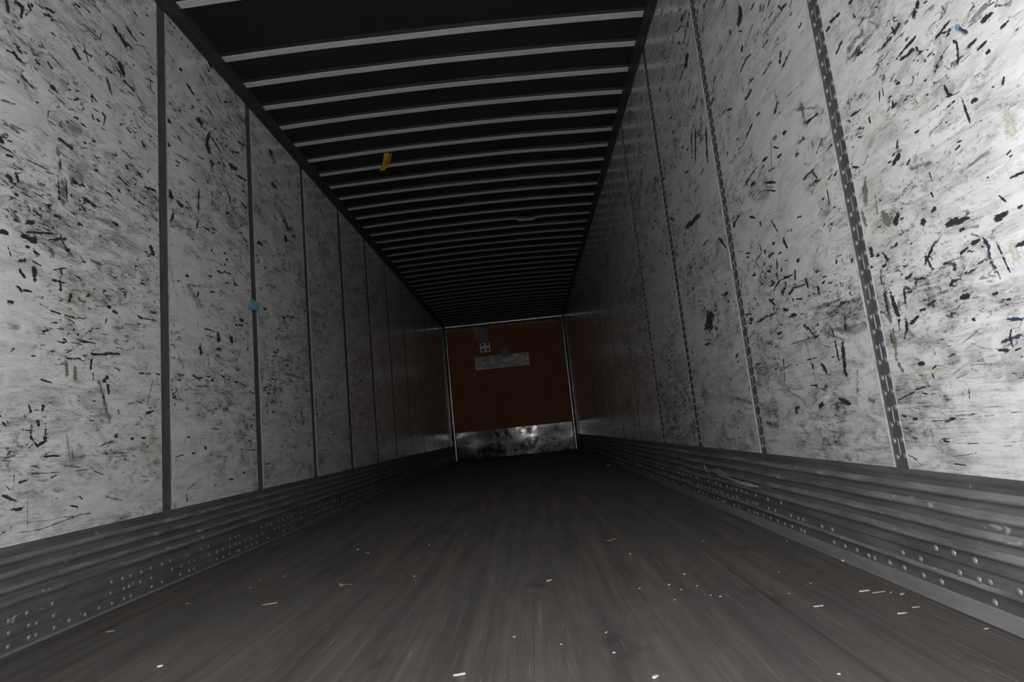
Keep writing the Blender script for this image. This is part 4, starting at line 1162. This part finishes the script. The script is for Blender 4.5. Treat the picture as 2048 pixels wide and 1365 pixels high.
def build_bow(y, i):
    r = random.Random(100 + i)
    V = []; F = []
    hw = .0255
    bend = r.uniform(-.006, .006)
    dip = r.uniform(0, .012) if 4 <= i <= 9 else r.uniform(-.002, .004)
    xs = [.012 + (W - .024) * k / 28 for k in range(29)]
    for x in xs:
        u = x / W
        zz = HC + camber(x) + bend * math.sin(math.pi * u) * .5 - dip * math.exp(-((u - .86) / .09) ** 2) * .6 + mnoise.noise(Vector((x * 1.5, y * 3, 7.))) * .0025
        yy = y + mnoise.noise(Vector((x * 1.1, y * 3, 2.))) * .005 + (u - .5) * .012
        if i == 12: # a kicked bow
            zz -= .022 * math.exp(-((x - 1.78) / .10) ** 2)
        V += [(x, yy - hw - .010, zz + .023), (x, yy - hw, zz + .0015), (x, yy - hw + .002, zz), (x, yy + hw - .002, zz), (x, yy + hw, zz + .0015), (x, yy + hw + .012, zz + .023)]
    for k in range(len(xs) - 1):
        for q in range(5):
            a = k * 6 + q; F.append((a, a + 6, a + 7, a + 1))
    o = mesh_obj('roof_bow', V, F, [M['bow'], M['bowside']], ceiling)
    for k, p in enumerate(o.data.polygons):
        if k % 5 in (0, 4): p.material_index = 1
    return o
for i, y in enumerate(bow_y): build_bow(y, i)
for i, y in enumerate(rear_bows): build_bow(y, 200 + i)

V, F = bevbox(1.68, 1.87, bow_y[12] - .024, bow_y[12] + .020, HC - .012, HC - .004, .002)  # added plate: the bow's bright highlight put in as pale metal
tag(mesh_obj('highlight_plate', V, F, M['torn'], ceiling), 'added bright plate giving one roof bow its highlight')
# ------------------------------------------------------------------ front bulkhead
wall_front = mesh_obj('wall_front', boxv(-.02, W + .02, L + .014, L + .06, -.03, 2.86), BOXF, M['backing'])
tag(wall_front, 'far bulkhead of orange-brown plywood above a stained metal kick sheet', 'wall', kind='structure')
V, F = bevbox(.03, W - .03, L, L + .014, .545, 2.69, .003)
tag(mesh_obj('plywood_panel', V, F, M['ply'], wall_front), 'orange-brown plywood panel')
# kick sheet: gently buckled
V = []; F = []
for i in range(31):
    for j in range(9):
        x = .03 + (W - .06) * i / 30; z = .0 + .55 * j / 8
        V.append((x, L - .004 + mnoise.noise(Vector((x * 2.2, z * 4, 4.))) * .006, z))
for i in range(30):
    for j in range(8):
        a = i * 9 + j; F.append((a, a + 9, a + 10, a + 1))
o = mesh_obj('kick_sheet', V, F, M['alu'], wall_front, True)
tag(o, 'stained grey metal kick sheet')
# header with a coved lower face and rivets
prof = [(L - .002, 2.655), (L - .006, 2.660), (L - .016, 2.690), (L - .034, 2.715), (L - .050, 2.722), (L - .052, 2.80), (L + .01, 2.80)]
V = []; F = []
for i in range(21):
    x = .02 + (W - .04) * i / 20
    for (y, z) in prof: V.append((x, y + mnoise.noise(Vector((x * 3, z, 2.))) * .003, z - .02))
k = len(prof)
for i in range(20):
    for j in range(k - 1):
        a = i * k + j; F.append((a, a + k, a + k + 1, a + 1))
head = mesh_obj('trim_3', V, F, M['post'], None, True)
tag(head, 'pale metal header above the far plywood panel', 'trim', kind='structure')
def domey(r, h):
    v, f = dome(r, h); return [(a[1], -a[0], a[2]) for a in v], [tuple(q) for q in f]
RIVF = shared('header_rivet', domey(.018, .012), M['torn'])
for x in (.24, .50, .62, .98, 1.22, 1.36, 1.60, 1.75, 2.02, 2.14, 2.33):
    inst('rivet', RIVF, (x, L - .008, 2.650), head)
# corner posts, half round
def post(xc, name, label):
    V = []; F = []
    zs = [0.0 + 2.69 * i / 16 for i in range(17)]
    for z in zs:
        for q in range(7):
            a = math.pi * q / 6
            V.append((xc + .034 * math.cos(a) + mnoise.noise(Vector((z * 1.3, xc, 0))) * .006, L + .004 - .026 * math.sin(a), z))
    for i in range(16):
        for q in range(6):
            a = i * 7 + q; F.append((a, a + 1, a + 8, a + 7))
    return tag(mesh_obj(name, V, F, M['post'], None, True), label, 'corner post', kind='structure')
post(.036, 'trim_4', 'thin bright metal corner post left of the far plywood panel')
post(W - .036, 'trim_5', 'thin bright metal corner post right of the far plywood panel')

# ------------------------------------------------------------------ notices on the bulkhead
def plate(name, x0, x1, z0, z1, mat, label, cat, t=.004, y=None, shear=0.0):
    yy = (L if y is None else y)
    V, F = bevbox(x0, x1, yy - t, yy - .0004, z0, z1, min(.0015, t * .35))
    return tag(mesh_obj(name, V, F, mat), label, cat)
def root(name, loc, label, cat):
    e = bpy.data.objects.new(name, None); e.location = loc; e.empty_display_size = .05
    link(e); return tag(e, label, cat)
def adopt(o, e, name=None):
    o.parent = e; o.matrix_parent_inverse = Matrix.Translation(-Vector(e.location))
    if name: o.name = name
    for k in ('label', 'category'):
        if k in o: del o[k]
    return o
def root_plate(name, part, x0, x1, z0, z1, mat, label, cat, t=.004):
    e = root(name, (x0, L, z0), label, cat)
    V, F = bevbox(x0, x1, L - t, L - .0004, z0, z1, min(.0015, t * .35))
    adopt(mesh_obj(part, V, F, mat), e)
    return e
sign = root_plate('notice_label', 'paper_sheet', .59, 1.70, 1.785, 2.05, M['paper'], 'long pale notice label with rows of faded print on the plywood', 'label')
V = []; F = []
rp = random.Random(3)
for row, z in enumerate((2.012, 1.968, 1.915, 1.868, 1.825)):
    x = .64
    while x < 1.64:
        w = rp.uniform(.012, .05); h = rp.uniform(.008, .015)
        if x > 1.2 and row == 0: h *= 1.6
        if rp.random() < .8:
            o0 = len(V)
            V += boxv(x, x + w, L - .0046, L - .0041, z - h, z + h); F += [tuple(o0 + q for q in f) for f in BOXF]
        x += w + rp.uniform(.008, .022)
tag(adopt(mesh_obj('faded_print', V, F, M['ink']), sign), 'illegible faded dark print', kind='stuff')
sq = root_plate('square_placard', 'white_plate', .715, .93, 2.14, 2.335, M['paper_w'], 'small white square placard with four dark dots above the notice label', 'placard')
def disc(name, x, z, r, mat, parent, y):
    V = [(x + r * math.cos(2 * math.pi * i / 12), y, z + r * math.sin(2 * math.pi * i / 12)) for i in range(12)]
    V += [(a, y - .0006, c) for a, b, c in V]
    F = [tuple(range(12, 24))] + [(i, (i + 1) % 12, 12 + (i + 1) % 12, 12 + i) for i in range(12)]
    return mesh_obj(name, V, F, mat, parent)
for (dx, dz) in ((.058, .155), (.158, .160), (.062, .045), (.160, .050)):
    adopt(disc('dark_dot', .715 + dx, 2.14 + dz, .030, M['black'], None, L - .0042), sq)
g1 = root_plate('grey_placard', 'grey_plate', .665, .90, 2.375, 2.645, M['grey_tag'], 'dull grey rectangular panel with yellowed left edge, topmost on the plywood', 'placard', .006)
V, F = bevbox(.645, .663, L - .004, L - .0004, 2.41, 2.645, .001)
tag(adopt(mesh_obj('edge_tape', V, F, M['yellow_edge']), g1), 'yellowed tape edge')
plate('grey_tag', 1.13, 1.30, 2.005, 2.19, M['grey_tag'], 'small grey square tag overlapping the top of the notice label', 'tag', .004, L - .0055)

# ------------------------------------------------------------------ tapes
tpe = root('hanging_tape', (.6, 4.63, 2.786), 'yellow tape strip hanging across two roof bows', 'tape')
tp = ribbon('tape_strip', [(.655, 4.485, 2.792), (.640, 4.56, 2.788), (.615, 4.64, 2.786), (.585, 4.712, 2.786), (.562, 4.748, 2.786), (.553, 4.775, 2.787)], (.028, 0, 0), .0012, M['yellow'], None, [.7, .9, 1.0, .9, .9, .8])
adopt(tp, tpe)
ot = ribbon('tape_end', [(.690, 4.49, 2.7895), (.660, 4.56, 2.7865), (.636, 4.62, 2.7848), (.610, 4.68, 2.7846)], (.020, 0, 0), .0009, M['orange'], None, [.6, .9, 1.1, .7])
adopt(ot, tpe)
tag(ot, 'orange underside of the tape')
bt = ribbon('blue_tape', [(.0012, 3.424, 1.393), (.0018, 3.45, 1.394), (.0025, 3.485, 1.392), (.0022, 3.515, 1.388), (.0012, 3.535, 1.386)], (0, .0, .031), .0012, M['bluetape'], None, [.95, 1.0, .9, 1.05, .85])
tag(bt, 'torn piece of blue tape across a left wall seam strip', 'tape')

# ------------------------------------------------------------------ litter on the floor
def chip(name, x, y, ln, wd, th, rz, mat, label, cat='wood chip', group=None, curl=0.0, z=.0006):
    n = 7
    V = []; F = []
    c, s = math.cos(rz), math.sin(rz)
    r = random.Random(int(x * 1000) * 31 + int(y * 1000))
    for i in range(n):
        u = i / (n - 1) * 2 - 1
        w = wd * (1 - .75 * abs(u) ** 2.2) * r.uniform(.75, 1.1)
        zc = curl * u * u
        for (q, h) in ((-1, 0), (1, 0), (.8, th), (-.8, th)):
            a = u * ln; b = q * w + math.sin(u * 2) * wd * .35
            V.append((a * c - b * s, a * s + b * c, zc + h))
    for i in range(n - 1):
        a = i * 4; b = a + 4
        for q in range(4): F.append((a + q, a + (q + 1) % 4, b + (q + 1) % 4, b + q))
    F += [(3, 2, 1, 0), (4 * n - 4, 4 * n - 3, 4 * n - 2, 4 * n - 1)]
    o = mesh_obj(name, [(v[0] * .75, v[1] * .75, v[2] * .8) for v in V], F, mat, None, False, (x, y, z))
    return tag(o, label, cat, group)
def leaf(x, y, ln, wd, rz, label):
    e = root('dry_leaf', (x, y, 0), label, 'leaf')
    adopt(chip('blade', x, y, ln, wd, .0012, rz, M['leaf'], None, None, None, .010), e)
    st = chip('stem', x + ln * .4, y + .006, ln * 1.1, .0016, .0016, rz + .3, M['chip'], None, None, None, .0, .003)
    tag(adopt(st, e), 'pale stem')
    return e
leaf(.85, 2.24, .026, .013, -.7, 'curled brown leaf on the floor toward the left liner')
leaf(1.86, 2.585, .030, .014, .1, 'flat brown leaf lying far up the middle of the floor')
SP = 'pale specks scattered on the floor'
chip('straw', .65, 2.08, .032, .0035, .003, .25, M['chip'], 'thin pale straw lying in the left half of the floor', 'straw')
chip('wood_chip', 1.59, 2.03, .012, .007, .005, .1, M['chip'], 'bright yellowish wood chip alone in the middle of the floor')
chip('wood_splinter', 1.38, 1.33, .017, .0035, .004, .1, M['chip_w'], 'white splinter at the bottom edge of the photo, left of centre', 'splinter')
chip('wood_chip', .60, 1.56, .0085, .005, .005, .2, M['chip_w'], 'white chip alone near the bottom left corner of the floor')
chip('wood_splinter', .21, 1.93, .017, .003, .003, .15, M['chip'], 'short splinter beside the left scuff liner', 'splinter')
chip('wood_chip', 2.487, 1.92, .009, .007, .006, .3, M['chip_w'], 'bright white chip against the foot of the right liner', z=.002)
chip('wood_splinter', 2.385, 1.62, .018, .004, .004, 0., M['chip_w'], 'bright splinter, leftmost of the row beside the right liner', 'splinter')
chip('wood_splinter', 2.41, 1.60, .024, .0025, .003, .1, M['chip'], 'long thin splinter, second in the row beside the right liner', 'splinter')
chip('wood_splinter', 2.435, 1.59, .008, .003, .003, .5, M['chip'], 'short splinter, third in the row beside the right liner', 'splinter')
chip('wood_chip', 2.45, 1.57, .011, .005, .004, .3, M['chip'], 'pale chip, rightmost of the row beside the right liner')
chip('wood_splinter', 2.23, 1.54, .016, .0032, .003, .0, M['chip_w'], 'white splinter right of the open board joint', 'splinter')
chip('wood_splinter', 2.37, 1.44, .014, .003, .003, -.1, M['chip_w'], 'pale splinter nearest the camera beside the right liner', 'splinter')
chip('wood_splinter', 2.42, 1.47, .012, .003, .003, -.1, M['chip'], 'small pale splinter just above the nearest one by the right liner', 'splinter')
chip('wood_chip', 1.77, 1.23, .009, .0055, .004, .2, M['chip_w'], 'white chip at the bottom edge right of centre')
chip('wood_splinter', .77, 2.85, .014, .003, .003, -.2, M['chip'], 'small splinter beside a bright speck left of the floor middle', 'splinter')
chip('wood_chip', .69, 2.97, .008, .005, .004, .0, M['chip_w'], 'bright white speck far up the left half of the floor', 'wood chip')
chip('wood_chip', 2.402, 6.78, .022, .014, .012, .0, M['chip_w'], 'lone white chip deep in the dark by the right liner')
for (x, y) in [(1.49, 1.53), (1.10, 2.28), (.43, 2.49), (.77, 3.37), (.85, 3.33), (1.71, 1.50), (1.71, 1.37), (2.46, 2.26), (2.27, 1.87), (2.21, 1.66), (1.94, 1.85), (2.01, 1.81), (1.96, 1.79), (2.02, 1.71), (2.01, 1.95), (1.85, 1.84), (2.09, 1.17), (2.46, 1.31), (.45, 2.36), (.52, 2.51), (.50, 3.14), (2.04, 1.69), (1.92, 1.70), (1.60, 1.45), (2.30, 1.73), (1.05, 2.9), (.3, 2.2), (1.9, 2.3), (2.2, 2.4), (1.2, 3.1)]:
    chip('litter_speck', x, y, rnd.uniform(.0035, .006), rnd.uniform(.002, .0035), .0025, rnd.uniform(-1, 1), rnd.choice([M['chip'], M['chip_w']]), 'tiny pale speck of litter on the dark floor', 'speck', SP)
# bright flake of torn debris hanging in the right liner
fk = ribbon('torn_flake', [(2.470, 3.165, .176), (2.466, 3.185, .190), (2.466, 3.20, .200), (2.470, 3.225, .214)], (0, .013, .004), .0015, M['chip_w'], None, [.5, 1.0, .9, .4])
tag(fk, 'bright torn flake stuck in the damaged right scuff liner', 'flake')
